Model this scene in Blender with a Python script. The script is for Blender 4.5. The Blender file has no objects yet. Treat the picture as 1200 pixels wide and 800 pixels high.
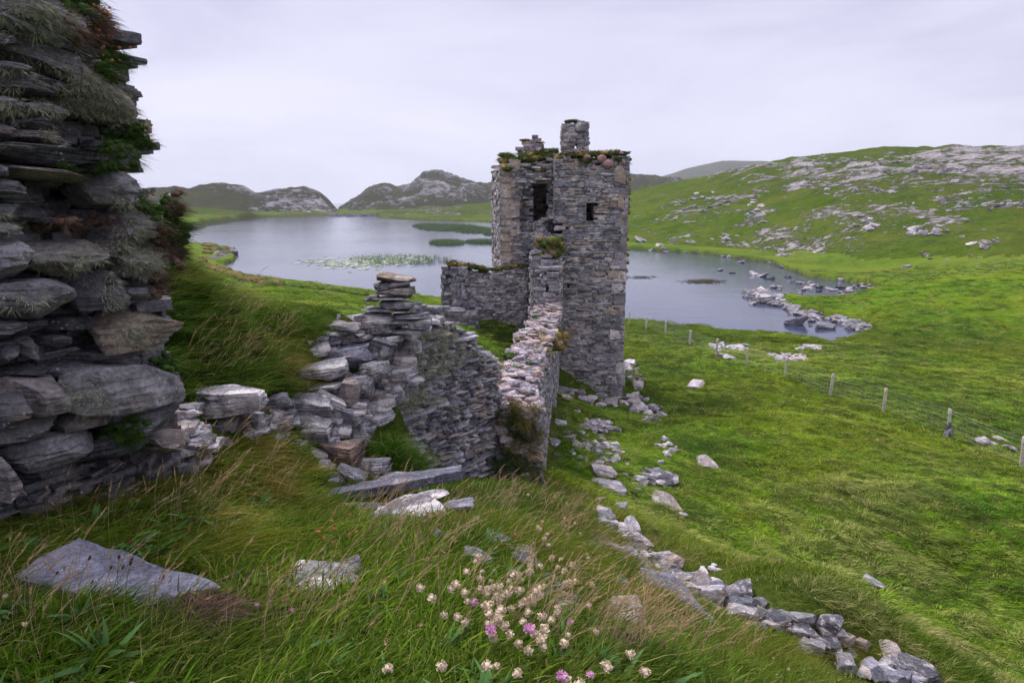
import bpy, math, random, numpy as np
from mathutils import Vector, Euler, Matrix
from mathutils.bvhtree import BVHTree
random.seed(7); RNG = np.random.default_rng(11)
S = bpy.context.scene; COL = S.collection
R = math.radians
# ------------------------------------------------------------------ camera model (used to measure the place)
H = 12.0; PITCH = R(11.52); F = 800.0; CP, SP = math.cos(PITCH), math.sin(PITCH)
def ray(px, py):
    a = (px-600)/F; b = (400-py)/F
    dy = CP+b*SP; dz = -SP+b*CP
    return a/dy, dz/dy
def P(px, py, Y):
    a, c = ray(px, py); return Vector((a*Y, Y, H+c*Y))
def proj(x, y, z):
    d = y*CP-(z-H)*SP; d = np.maximum(d, 1e-3) if isinstance(d, np.ndarray) else max(d, 1e-3)
    return 600+F*x/d, 400-F*(y*SP+(z-H)*CP)/d
def mpp(p): return (p.y*CP-(p.z-H)*SP)/F
# ------------------------------------------------------------------ numpy noise
def _h(ix, iy, iz, s):
    n = (ix*374761393+iy*668265263+iz*2147483647+s*1274126177) & 0xffffffff
    n = ((n ^ (n >> 13))*1274126177) & 0xffffffff
    n = ((n ^ (n >> 16))*2246822519) & 0xffffffff
    return ((n ^ (n >> 15)) & 0xffffff)/16777215.0
def vnoise(p, s=0):
    p = np.asarray(p, float); i = np.floor(p).astype(np.int64); f = p-i; f = f*f*(3-2*f)
    x, y, z = i[..., 0], i[..., 1], i[..., 2]; fx, fy, fz = f[..., 0], f[..., 1], f[..., 2]
    r = 0
    for dx in (0, 1):
        wx = fx if dx else 1-fx
        for dy in (0, 1):
            wy = fy if dy else 1-fy
            for dz in (0, 1):
                wz = fz if dz else 1-fz
                r = r+_h(x+dx, y+dy, z+dz, s)*wx*wy*wz
    return r*2-1
def vnoise2(x, y, s=0):
    ix = np.floor(x).astype(np.int64); iy = np.floor(y).astype(np.int64)
    fx = x-ix; fy = y-iy; fx = fx*fx*(3-2*fx); fy = fy*fy*(3-2*fy)
    a = _h(ix, iy, 0, s)*(1-fx)+_h(ix+1, iy, 0, s)*fx
    b = _h(ix, iy+1, 0, s)*(1-fx)+_h(ix+1, iy+1, 0, s)*fx
    return (a*(1-fy)+b*fy)*2-1
def fbm2(x, y, o=4, s=0):
    r = 0; a = .5; 
    for k in range(o):
        r = r+a*vnoise2(x*1.0, y*1.0, s+k*17); x, y = x*1.62+y*1.18+3.1, y*1.62-x*1.18+7.7; a *= .5
    return r
def fbm3(p, o=3, s=0):
    r = 0; a = .5
    for k in range(o): r = r+a*vnoise(p, s+k*13); p = p*2.03+5.3; a *= .5
    return r
def sstep(a, b, x):
    t = np.clip((x-a)/(b-a), 0, 1); return t*t*(3-2*t)
# ------------------------------------------------------------------ terrain
CPTS = []
def cp(*l):
    for (px, py, Y) in l: CPTS.append(tuple(P(px, py, Y)))
cp((100,565,4.1),(300,585,4.6),(250,505,5.0),(330,560,5.2),(200,650,3.2),(60,640,3.2),(400,640,3.9),(350,700,3.0),(550,700,3.1),
   (150,790,2.0),(600,790,2.2),(620,640,4.2),(560,600,5.5),(480,605,5.6),(620,582,7.6),(560,575,7.0),(700,680,4.5),(740,730,3.9),(800,760,3.9),(860,795,3.6),
   (752,706,4.8),(830,758,4.6),(950,800,4.4),(655,640,5.6),(722,636,9.8),(747,657,9.2),(780,684,8.6),(682,580,13),(700,602,10.5),(740,640,9.3),(800,690,8.2),(900,730,7.5),(980,765,7.2),(1060,797,7),
   (760,600,17),(850,650,14),(950,690,12.5),(1050,730,12),(1150,780,11.5),(1190,700,15),(1100,620,17),(1100,560,22),(1000,520,26),
   (900,560,21),(850,500,28),(760,520,24),(700,520,24),(660,540,18),(690,480,31),(735,470,35.5),(780,440,42),(760,400,55),(850,420,47),
   (920,440,39),(973,463,34),(1035,482,31),(1110,510,28),(1198,545,25),(1100,440,42),(1000,430,44),(900,412,53),(1100,400,55),(1200,470,36),
   (1200,400,55),(1100,350,75),(1200,340,70),(1200,300,100),(1100,300,115),(1000,312,118),
   (570,410,30),(560,381,35),(540,430,24),(610,372,36),(300,350,62),(400,360,50),(300,380,38),(380,392,28),(420,352,72),(500,356,76),(250,330,85),(460,372,40),
   (246,309,130),(225,297,145),(222,322,6.6),(275,376,6.8),(318,414,7.2),(250,420,5.9),(300,460,5.8),(335,432,7.2),(180,290,6.3),
   (352,405,7.7),(400,405,8.2),(440,395,8.6),(350,500,6.6),(410,570,6.0),(345,545,5.8),(440,565,6.9),(300,500,5.6),(415,462,7.9),(500,563,9.0),(560,566,10.1),(460,562,8.0),(583,570,10.8),
   (603,568,12),(622,530,17),(642,497,25),(657,470,34),(600,600,9))
CPTS += [(0,0,10.4),(-2,0,10.5),(-4,2,10.6),(2,0,10.1),(0,-5,10.8),(-6,-3,11),(6,-4,8.0),(8,4,5.9),(12,0,5.0),(-8,5,10.8),(-12,5,10.4),
  (20,10,2.2),(30,20,1.6),(60,40,1.5),(60,80,3),(90,90,5),(100,20,3),(-3.6,11,9.0),(-5,9,9.7),(-2,12,8.2),(-8,14,8.6),(-1.2,12.5,7.6),(-1,17,6.8),(0,24,6.0),(-4,20,7.6),
  (-14,20,8.0),(-30,40,6),(-60,80,3),(-40,20,9),(-30,-30,12),(30,-30,6),(-100,120,3),(-200,200,5),(-300,300,8),(-200,0,14),(200,0,10),(0,-200,14),
  (150,150,6),(-100,400,2),(0,500,1.5),(100,300,1.5),(-400,700,4),(0,700,2),(300,700,5),(200,250,5),(500,300,15),(300,-100,12),(-300,-200,15),(4,8,7.2),(5.5,36,1.6),(2,38,4),(8,38,1.3),(-2,42,4.2),(7,48,.9)]
CPTS = np.array(CPTS)
def lp(x, y):
    r = np.hypot(x, y); return np.arctan2(x, y), np.log(r+1.5), r
_u, _v, _ = lp(CPTS[:, 0], CPTS[:, 1]); N = len(_u)
def phi(d2): return np.where(d2 > 1e-12, .5*d2*np.log(np.maximum(d2, 1e-12)), 0)
K = phi((_u[:, None]-_u)**2+(_v[:, None]-_v)**2)+np.eye(N)*.0012
A = np.zeros((N+3, N+3)); A[:N, :N] = K; A[:N, N] = 1; A[:N, N+1] = _u; A[:N, N+2] = _v; A[N:, :N] = A[:N, N:].T
W = np.linalg.solve(A, np.r_[CPTS[:, 2], 0, 0, 0])
LAKE = [(60,268),(232,266.5),(246,263),(288,257.5),(316,254.5),(365,253),(439,252.6),(446,255),(495,258),(584,261),(650,266),(720,284),(734,292),(781,294.6),(824,297),
 (863,303),(898,307),(926,317),(949,325),(985,329),(1020,335),(1031,343),(1000,349),(965,353),(940,353),(925,349),(915,353),(925,360),(955,369),(985,375),(1018,385),(1026,391),(1004,399),(970,406),
 (949,402),(914,396),(847,390),(770,384),(730,381),(650,377),(560,366),(500,352),(430,344),(395,339),(350,334),(326,331),(300,327),(282,323),(266,316),(254,310),(262,310),(275,306),(277,302),(268,297),(240,292),(200,289),(60,287)]
LP = []
for a, b in LAKE:
    p, q = ray(a, b); Y = -H/q; LP.append((math.atan2(p*Y, Y), math.log(math.hypot(p*Y, Y)+1.5)))
LP = np.array(LP)
def lake_sd(u, v):   # positive on land
    ins = np.zeros(u.shape, bool); dm = np.full(u.shape, 1e9)
    for i in range(len(LP)):
        (ax, ay), (bx, by) = LP[i], LP[(i+1) % len(LP)]
        ex, ey = bx-ax, by-ay; t = np.clip(((u-ax)*ex+(v-ay)*ey)/(ex*ex+ey*ey+1e-12), 0, 1)
        dm = np.minimum(dm, (u-ax-t*ex)**2+(v-ay-t*ey)**2)
        if abs(ey) > 1e-12:
            c = ((ay > v) != (by > v)) & (u < ex*(v-ay)/ey+ax); ins ^= c
    d = np.sqrt(dm); return np.where(ins, -d, d)
HILLS = [ # crest profile (px,py), crest distance, foot distance
 ([(-600,235),(0,222),(100,226),(185,221),(205,218),(222,222),(235,217),(260,215),(285,219),(300,227),(330,221),(355,219),(375,226),(390,240),(399,249),(408,262)], [(0,850),(400,850)], [(0,560),(230,600),(400,690)]),
 ([(380,262),(396,250),(410,238),(430,222),(450,215),(465,219),(480,216),(495,206),(510,203),(530,206),(555,216),(570,218),(585,213),(610,211),(660,208),(735,204),(769,206),(796,212),(830,226),(860,245)], [(0,1300),(1200,1300)], [(0,760),(1200,800)]),
 ([(740,240),(773,208),(808,197),(847,189),(890,189),(940,193),(1000,205),(1100,235)], [(0,3600),(1200,3600)], [(0,2300),(1200,2300)]),
 ([(430,252),(445,248),(480,245),(500,241),(520,243),(545,239),(585,237),(620,238),(680,236),(730,240),(745,250)], [(0,640),(1200,640)], [(0,560),(1200,545)]),
 ([(100,240),(185,238),(230,243),(280,247),(330,250),(380,253)], [(0,480),(1200,600)], [(0,400),(1200,550)]),
 ([(640,262),(690,240),(735,227),(770,219),(808,212),(867,199),(894,192),(930,187),(965,182),(1000,178),(1035,175.5),(1106,174),(1200,175),(1400,172),(1700,180),(2600,215)], [(640,460),(735,430),(900,390),(1200,300),(2000,280)], [(640,260),(735,196),(900,160),(1000,128),(1100,112),(1200,96),(2000,100)]),
]
HTAB = []
for prof, rc, rf in HILLS:
    px = np.array([p[0] for p in prof], float); t = np.array([ray(p[0], p[1])[0] for p in prof]); e = np.array([ray(p[0], p[1])[1] for p in prof])
    r1 = np.interp(px, *zip(*rc)); r2 = np.interp(px, *zip(*rf)); HTAB.append((t, e, r1, r2))
def hz(x, y, full=False):
    x = np.asarray(x, float); y = np.asarray(y, float); sh = x.shape; x = x.ravel(); y = y.ravel()
    u, v, r = lp(x, y); z = np.zeros(len(x))
    for i0 in range(0, len(x), 60000):
        s = slice(i0, i0+60000)
        z[s] = phi((u[s][:, None]-_u)**2+(v[s][:, None]-_v)**2)@W[:N]+W[N]+W[N+1]*u[s]+W[N+2]*v[s]
    far = sstep(60, 140, r); sd = lake_sd(u, v)*r
    z = np.where(r > 60, np.clip(z, .6, 16), z)
    # rough ground
    near = 1-sstep(10, 22, r)
    z += near*(fbm2(x*1.3, y*1.3, 3, 3)*.09)
    mid = sstep(9, 16, r)*(1-sstep(70, 120, r))
    z += mid*(fbm2(x*.25, y*.25, 2, 5)*.35+np.abs(fbm2(x*1.1+.4*y, y*.9, 3, 9))*.42)
    z += far*fbm2(x*.05, y*.05, 4, 21)*1.6
    hm = np.zeros(len(x)); rock = np.zeros(len(x)); yy = np.maximum(y, 1e-3); t = np.where(y > 1, x/yy, np.sign(x)*3)
    rr = r*np.maximum(np.cos(u), .3)
    rn = fbm2(x*.021, y*.013, 5, 31)+.55*fbm2(x*.11, y*.07, 4, 37)
    for k, (ht, he, h1, h2) in enumerate(HTAB):
        e = np.interp(t, ht, he, left=he[0]-.02*(he[0] > 0), right=he[-1]); a = np.interp(t, ht, h1); b = np.interp(t, ht, h2)
        q = np.clip((rr-b)/(a-b), 0, 1); zc = H+a*e
        zh = .6+(zc-.6)*(1-(1-q)**1.55)
        amp = {0: 5, 1: 12, 2: 6, 3: .8, 4: .8, 5: 2.6}[k]
        zh += amp*np.sin(q*math.pi)**.6*rn*1.1+amp*.12*fbm2(x*.09, y*.09, 4, 61+k)*q
        if k == 5: zh += (2.6*np.abs(fbm2(x*.045, y*.03, 4, 47))+.9*np.abs(fbm2(x*.16, y*.1, 3, 49)))*np.clip(q*2.2, 0, 1)*np.clip((1-q)*5, .3, 1)
        if k in (0, 1): zh += amp*(.75*np.abs(fbm2(x*.05, y*.03, 4, 43))+.5*np.abs(fbm2(x*.016, y*.012, 4, 45)))*np.sin(q*math.pi)**.7
        zh = np.where(rr > a, zc-(rr-a)*.12, zh)
        zh = np.where(rr < b, -99, zh)
        m = (zh > z) & (e > -.2); z = np.where(m, zh, z); hm = np.where(m, k+1, hm)
    z = np.where((hm == 0) & (r > 900), np.minimum(z, -4), z)
    w = np.maximum(.004*r, .10)
    k = sstep(-1.4*w, .9*w, sd)
    z = -1.2*(1-k)+np.maximum(z, .25+.004*np.minimum(r,150))*k
    z = np.where((hm == 0) & (r > 900), -4, z)
    z = z.reshape(sh)
    if full: return z, hm.reshape(sh), sd.reshape(sh), rn.reshape(sh)
    return z
def hit(px, py):
    a, c = ray(px, py); Y = np.geomspace(.8, 900, 1400); z = H+c*Y
    g = hz(a*Y, Y); i = int(np.argmax(g > z)) 
    if g[i] <= z[i]: return None
    lo, hi = Y[max(i-1, 0)], Y[i]; yy = np.linspace(lo, hi, 12); gg = hz(a*yy, yy); j = int(np.argmax(gg > H+c*yy)); Yh = yy[j]
    return Vector((a*Yh, Yh, H+c*Yh))
# ------------------------------------------------------------------ mesh helpers
STONY = {'dark_slate', 'weathered_slate', 'tower_slate', 'pale_lichened_stone', 'rubble_stone', 'bay_rock', 'blue_slate_slab', 'coping_stone', 'rusty_stone'}
class Acc:
    def __init__(s): s.v = []; s.f = []; s.c = []; s.n = 0; s.mi = []
    def add(s, v, f, c=0.5, m=0):
        v = np.asarray(v, np.float32); f = np.asarray(f, np.int64)
        s.v.append(v); s.f.append(f+s.n); s.n += len(v)
        s.c.append(np.broadcast_to(np.asarray(c, np.float32), (len(v),)).copy()); s.mi.append(np.full(len(f), m, np.int32))
    def build(s, name, mats, parent=None, smooth=True, extra=None):
        me = bpy.data.meshes.new(name)
        V = np.concatenate(s.v); me.vertices.add(len(V)); me.vertices.foreach_set('co', V.ravel())
        nl = sum(f.size for f in s.f); nf = sum(len(f) for f in s.f)
        me.loops.add(nl); me.polygons.add(nf)
        me.loops.foreach_set('vertex_index', np.concatenate([f.ravel() for f in s.f]).astype(np.int32))
        ln = np.concatenate([np.full(len(f), f.shape[1], np.int32) for f in s.f])
        me.polygons.foreach_set('loop_start', np.r_[0, np.cumsum(ln)[:-1]].astype(np.int32))
        me.polygons.foreach_set('loop_total', ln)
        me.polygons.foreach_set('material_index', np.concatenate(s.mi))
        me.polygons.foreach_set('use_smooth', np.full(nf, smooth))
        a = me.attributes.new('sv', 'FLOAT', 'POINT'); a.data.foreach_set('value', np.concatenate(s.c))
        if extra:
            for k, d in extra.items(): a = me.attributes.new(k, 'FLOAT', 'POINT'); a.data.foreach_set('value', d.astype(np.float32))
        for m in (mats if isinstance(mats, (list, tuple)) else [mats]): me.materials.append(m)
        me.update(); me.validate()
        if smooth and me.materials and me.materials[0].name.split('.')[0] in STONY: me.set_sharp_from_angle(angle=R(24))
        o = bpy.data.objects.new(name, me); COL.objects.link(o)
        if parent: o.parent = parent
        return o
def tag(o, label=None, cat=None, group=None, kind=None):
    if label: o['label'] = label
    if cat: o['category'] = cat
    if group: o['group'] = group
    if kind: o['kind'] = kind
    return o
def empty(name, loc=(0, 0, 0)):
    o = bpy.data.objects.new(name, None); o.location = loc; o.empty_display_size = .1; COL.objects.link(o); return o
_cube = {}
def cube(n):
    if n in _cube: return _cube[n]
    idx = {}; V = []; Fc = []
    def g(p):
        if p not in idx: idx[p] = len(V); V.append(p)
        return idx[p]
    for ax in range(3):
        for sd in (0, n):
            for i in range(n):
                for j in range(n):
                    q = []
                    for (a, b) in ((i, j), (i+1, j), (i+1, j+1), (i, j+1)):
                        p = [0, 0, 0]; p[ax] = sd; p[(ax+1) % 3] = a; p[(ax+2) % 3] = b; q.append(g(tuple(p)))
                    Fc.append(q if sd else q[::-1])
    _cube[n] = (np.array(V)/n*2-1., np.array(Fc)); return _cube[n]
def rock(seed, n=12, cuts=7, rnd=.35, strata=.03, ns=.06, sharp=.75):
    r = np.random.default_rng(seed); V, Fc = cube(n); V = V.copy()
    s = V/np.linalg.norm(V, axis=1)[:, None]; V = V*(1-rnd)+s*rnd*1.25
    V[:, 2] += 0; V[:, 0] *= 1+.22*r.uniform(-1, 1)*V[:, 1]; V[:, 1] *= 1+.2*r.uniform(-1, 1)*V[:, 0]
    V[:, 2] *= 1+.25*r.uniform(-1, 1)*V[:, 0]
    for k in range(cuts):
        d = r.normal(size=3); d[2] *= .75; d /= np.linalg.norm(d); lim = r.uniform(sharp, 1.15)
        t = V@d; o = np.maximum(t-lim, 0); V = V-o[:, None]*d
    if ns:
        nz = fbm3(V*1.7+seed*3.7, 3, seed); V += s*nz[:, None]*ns*2
    if strata and n > 5:
        st = vnoise(np.c_[V[:, 0]*.9, V[:, 1]*.9, V[:, 2]*7+fbm3(V*1.3, 2, seed)*2.0], seed+5)
        m = s.copy(); m[:, 2] *= .2; V += m*st[:, None]*strata*1.6
    lo, hi = V.min(0), V.max(0); V = (V-(lo+hi)/2)/(hi-lo)
    return V, Fc
TPL = {}
def tpl(k, kind):
    if (k, kind) not in TPL:
        TPL[(k, kind)] = rock(100+k*7+{'lo': 0, 'mid': 1, 'hi': 2, 'wall': 3}[kind], *{'lo': (2, 2, .05, 0, .04, .97), 'wall': (4, 2, .06, 0, .045, .95), 'mid': (8, 7, .25, .03, .06, .8), 'hi': (18, 8, .3, .035, .07, .75)}[kind])
    return TPL[(k, kind)]
def place(V, dims, rz=0, tx=0, ty=0, loc=(0, 0, 0)):
    M = Matrix.Translation(loc)@Euler((tx, ty, rz)).to_matrix().to_4x4()
    m = np.array(M); return (V*np.asarray(dims))@m[:3, :3].T+m[:3, 3]
# ------------------------------------------------------------------ materials
def newmat(name):
    m = bpy.data.materials.new(name); m.use_nodes = True; nt = m.node_tree; nt.nodes.clear()
    o = nt.nodes.new('ShaderNodeOutputMaterial'); b = nt.nodes.new('ShaderNodeBsdfPrincipled'); nt.links.new(b.outputs[0], o.inputs[0])
    return m, nt, b
class NT:
    def __init__(s, nt): s.nt = nt; s.L = nt.links
    def n(s, t, **k):
        t = {'Geometry': 'NewGeometry'}.get(t, t)
        x = s.nt.nodes.new('ShaderNode'+t)
        for a, b in k.items():
            if a.startswith('i_'): x.inputs[int(a[2:]) if a[2:].isdigit() else a[2:]].default_value = b
            else: setattr(x, a, b)
        return x
    def noise(s, vec, scale, det=4, rough=.55, dist=0, out=0):
        x = s.n('TexNoise'); s.L.new(vec, x.inputs['Vector']); x.inputs['Scale'].default_value = scale; x.inputs['Detail'].default_value = det
        x.inputs['Roughness'].default_value = rough; x.inputs['Distortion'].default_value = dist; return x.outputs[out]
    def ramp(s, v, pts, interp='LINEAR'):
        x = s.n('ValToRGB'); x.color_ramp.interpolation = interp; e = x.color_ramp.elements
        while len(e) < len(pts): e.new(.5)
        for i, (p, c) in enumerate(pts): e[i].position = p; e[i].color = (c, c, c, 1) if isinstance(c, (int, float)) else (*c, 1)
        s.L.new(v, x.inputs[0]); return x.outputs[0]
    def mix(s, f, a, b, bl='MIX'):
        x = s.n('Mix', data_type='RGBA', blend_type=bl)
        for v, i in ((f, 0), (a, 6), (b, 7)):
            if isinstance(v, (int, float)): x.inputs[i].default_value = v
            elif isinstance(v, tuple): x.inputs[i].default_value = (*v, 1)
            else: s.L.new(v, x.inputs[i])
        return x.outputs[2]
    def m(s, op, a, b=None, c=None):
        x = s.n('Math', operation=op)
        for i, v in enumerate((a, b, c)):
            if v is None: continue
            if isinstance(v, (int, float)): x.inputs[i].default_value = v
            else: s.L.new(v, x.inputs[i])
        return x.outputs[0]
    def mapp(s, vec, sc):
        x = s.n('Mapping'); x.inputs['Scale'].default_value = sc; s.L.new(vec, x.inputs[0]); return x.outputs[0]
    def bump(s, h, st, dist, prev=None):
        x = s.n('Bump'); x.inputs['Strength'].default_value = st; x.inputs['Distance'].default_value = dist; s.L.new(h, x.inputs['Height'])
        if prev: s.L.new(prev, x.inputs['Normal'])
        return x.outputs[0]
def stone_mat(name, gain=1.0, lichen=.5, scale=1.0, bumpd=.02, tint=(1, 1, 1), moss=0.0, lobj=True):
    m, nt, b = newmat(name); g = NT(nt)
    tc = g.n('TexCoord').outputs['Object' if lobj else 'Object']; oi = g.n('ObjectInfo').outputs['Random']
    at = g.n('Attribute', attribute_name='sv').outputs['Fac']
    v = g.m('FRACT', g.m('ADD', at, oi))
    base = g.ramp(v, [(0, (.075, .075, .09)), (.25, (.125, .12, .14)), (.5, (.18, .175, .20)), (.72, (.245, .235, .255)), (.86, (.21, .165, .135)), (.93, (.34, .32, .34)), (1, (.11, .11, .12))])
    n1 = g.noise(tc, 2.2*scale, 6, .65); n2 = g.noise(tc, 9*scale, 5, .7)
    st = g.noise(g.mapp(tc, (1.3, 1.3, 9)), 3*scale, 6, .7, .8)
    c = g.mix(1.0, base, g.ramp(g.m('ADD', g.m('MULTIPLY', n1, .6), g.m('MULTIPLY', n2, .4)), [(.35, .5), (.5, .95), (.65, 1.45)]), 'MULTIPLY')
    c = g.mix(1.0, c, g.ramp(st, [(.32, .62), (.45, 1.0), (.7, 1.22)]), 'MULTIPLY')
    n3 = g.noise(tc, 34*scale, 4, .7); c = g.mix(1.0, c, g.ramp(n3, [(.35, .72), (.6, 1.25)]), 'MULTIPLY')
    c = g.mix(g.m('MULTIPLY', g.ramp(g.noise(tc, 1.6*scale, 3), [(.56, 0.), (.7, 1.)]), .35), c, (.24, .16, .10))
    li = g.m('MULTIPLY', g.ramp(g.noise(tc, 3.1*scale, 7, .72), [(.6-.14*lichen, 0.), (.66-.12*lichen, 1.)]), g.ramp(n2, [(.35, .3), (.6, 1.)]))
    c = g.mix(g.m('MULTIPLY', li, min(.85, .3+lichen*.55)), c, (.50, .48, .50))
    sp = g.n('TexVoronoi'); g.L.new(tc, sp.inputs['Vector']); sp.inputs['Scale'].default_value = 26*scale
    spm = g.m('MULTIPLY', g.ramp(sp.outputs['Distance'], [(.16, 1.), (.24, 0.)]), g.ramp(g.noise(tc, 4*scale, 2), [(.5, 0.), (.6, 1.)]))
    c = g.mix(g.m('MULTIPLY', spm, .7), c, (.55, .54, .50))
    if moss:
        nm = g.n('Geometry').outputs['Normal']; sx = g.n('SeparateXYZ'); g.L.new(nm, sx.inputs[0])
        mm = g.m('MULTIPLY', g.ramp(sx.outputs[2], [(.3, 0.), (.8, 1.)]), g.ramp(g.noise(tc, 2*scale, 4), [(.5, 0.), (.62, 1.)]))
        c = g.mix(g.m('MULTIPLY', mm, moss), c, (.10, .11, .04))
    c = g.mix(1.0, c, tuple(gain*t for t in tint), 'MULTIPLY')
    g.L.new(c, b.inputs['Base Color']); b.inputs['Roughness'].default_value = .85; b.inputs['Specular IOR Level'].default_value = .1
    h = g.m('ADD', g.m('MULTIPLY', st, .8), g.m('ADD', g.m('MULTIPLY', n1, .9), g.m('ADD', g.m('MULTIPLY', n3, .25), g.m('MULTIPLY', n2, .8))))
    g.L.new(g.bump(h, .9, bumpd), b.inputs['Normal']); return m
M = {}
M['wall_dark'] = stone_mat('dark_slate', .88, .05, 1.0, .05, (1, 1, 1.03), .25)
M['wall_mid'] = stone_mat('weathered_slate', 1.2, .45, .9, .04, (1, .99, 1.02))
M['tower'] = stone_mat('tower_slate', 1.45, .42, .6, .035, (1.03, 1, .99))
M['pale'] = stone_mat('pale_lichened_stone', 1.4, .7, 1.0, .03, (1.03, .99, 1.0))
M['rubble'] = stone_mat('rubble_stone', 1.1, .4, 1.0, .04)
M['coping'] = stone_mat('coping_stone', 1.25, .6, 1.2, .03, (1.1, .97, 1.0))
M['bay'] = stone_mat('bay_rock', .95, .7, .3, .05)
M['blueslab'] = stone_mat('blue_slate_slab', 1.05, .12, 1.4, .02, (.95, .97, 1.1))
def simple(name, col, rough=.8, var=.25, sc=6, col2=None, trans=0):
    m, nt, b = newmat(name); g = NT(nt); tc = g.n('TexCoord').outputs['Object']
    n = g.noise(tc, sc, 4); c = g.mix(g.ramp(n, [(.35, 0.), (.65, 1.)]), tuple(x*(1-var) for x in col), col2 or tuple(x*(1+var) for x in col))
    g.L.new(c, b.inputs['Base Color']); b.inputs['Roughness'].default_value = rough; b.inputs['Specular IOR Level'].default_value = .08
    return m
# palette of the grasses by world position: green / yellow green / straw / rust
def grass_col(g, pos, tip, k=1.0, straw=.5, rusty=.25):
    n1 = g.noise(pos, .35, 4, .6); n2 = g.noise(pos, 1.4, 4, .65, .4); n3 = g.noise(pos, .11, 3, .5)
    c = g.mix(g.ramp(n1, [(.36, 0.), (.64, 1.)]), (.026*k, .085*k, .006*k), (.098*k, .195*k, .008*k))
    c = g.mix(g.m('MULTIPLY', g.ramp(n3, [(.42, 0.), (.66, 1.)]), .6), c, (.165*k, .215*k, .012*k))
    s = g.m('MULTIPLY', g.ramp(n2, [(.52, 0.), (.68, 1.)]), straw)
    c = g.mix(s, c, (.30*k, .26*k, .10*k))
    s = g.m('MULTIPLY', g.ramp(g.noise(g.mapp(pos, (1.3, .9, 1)), .8, 4, .6), [(.56, 0.), (.7, 1.)]), rusty)
    c = g.mix(s, c, (.21*k, .12*k, .045*k))
    return c
def grass_mat(name, k=1.0, straw=.5, rusty=.25, tips=.4, dark=None):
    m, nt, b = newmat(name); g = NT(nt)
    pos = g.n('Geometry').outputs['Position']; t0 = g.n('Attribute', attribute_name='sv').outputs['Fac']; t = g.m('FRACT', t0); bi = g.m('MULTIPLY', g.m('FLOOR', t0), .1); dry = g.n('Attribute', attribute_type='INSTANCER', attribute_name='dry').outputs['Fac']
    oi = g.n('ObjectInfo').outputs['Random']
    c = grass_col(g, pos, t, k, straw, rusty)
    c = g.mix(1.0, c, g.ramp(oi, [(0, (.6, .64, .58)), (.5, (1, 1, 1)), (1, (1.45, 1.25, 1.3))]), 'MULTIPLY')
    c = g.mix(1.0, c, g.ramp(bi, [(0, (.5, .55, .5)), (.4, (.85, .95, .8)), (.7, (1.25, 1.2, 1.1)), (.85, (1.7, 1.45, 1.5))], 'CONSTANT'), 'MULTIPLY')
    c = g.mix(g.m('MULTIPLY', g.ramp(bi, [(0, 0.), (.88, 1.)], 'CONSTANT'), .6), c, (.38, .30, .14))
    c = g.mix(g.m('MULTIPLY', g.ramp(t, [(.45, 0.), (1, 1.)]), tips), c, (.27, .24, .09))
    c = g.mix(g.m('MULTIPLY', dry, g.ramp(bi, [(0, .25), (.3, .6), (.6, .95)], 'CONSTANT')), c, (.50, .42, .20))
    if dark: c = g.mix(1.0, c, dark, 'MULTIPLY')
    g.L.new(c, b.inputs['Base Color']); b.inputs['Roughness'].default_value = .7; b.inputs['Specular IOR Level'].default_value = .03
    o = nt.nodes['Material Output']; tr = g.n('BsdfTranslucent'); g.L.new(c, tr.inputs[0]); mx = g.n('MixShader'); mx.inputs[0].default_value = .35
    g.L.new(b.outputs[0], mx.inputs[1]); g.L.new(tr.outputs[0], mx.inputs[2]); g.L.new(mx.outputs[0], o.inputs[0]); return m
M['grass_fg'] = grass_mat('long_grass', 1.15, .15, .14, .2)
M['grass_field'] = grass_mat('meadow_grass', 2.15, .35, .25, .3)
M['grass_far'] = grass_mat('far_meadow_grass', 1.15, .4, .4, .3)
M['grass_dry'] = grass_mat('dry_grass', 1.0, .7, .6, .5, (1.25, 1.0, .9))
M['seed'] = simple('seed_head_straw', (.42, .30, .18), .8, .35, 40)
M['lichen'] = simple('beard_lichen', (.30, .32, .22), .9, .35, 30, (.50, .51, .38))
M['stem'] = simple('flower_stem', (.10, .17, .03), .6, .3, 30)
M['thrift_faded'] = simple('faded_thrift', (.52, .38, .26), .9, .3, 300, (.72, .60, .46))
M['thrift_pink'] = simple('pink_thrift', (.62, .30, .50), .9, .25, 300)
M['thrift_orange'] = simple('rusty_thrift', (.42, .19, .10), .9, .3, 300)
M['plantain'] = simple('plantain_head', (.11, .05, .03), .9, .3, 200)
M['heather'] = simple('heather', (.085, .055, .042), .9, .4, 20, (.19, .12, .095))
M['green_cushion'] = simple('cushion_green', (.04, .075, .016), .9, .4, 20)
M['succulent'] = simple('pink_stonecrop', (.36, .20, .19), .8, .4, 12, (.45, .30, .30))
M['orange_moss'] = simple('ochre_moss', (.17, .15, .04), .9, .5, 3, (.30, .22, .07))
M['yellow'] = simple('yellow_flower', (.60, .42, .02), .7, .2, 30)
M['earth'] = simple('dark_earth', (.035, .028, .022), .95, .4, 6, (.075, .05, .04))
M['wood'] = simple('weathered_post', (.45, .41, .37), .85, .3, 8)
M['wire'] = simple('galvanised_wire', (.42, .43, .45), .45, .1, 5)
M['lily'] = simple('lily_pad', (.36, .42, .30), .4, .4, .4)
M['reed'] = simple('reed_green', (.13, .19, .09), .8, .3, .15)
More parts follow.
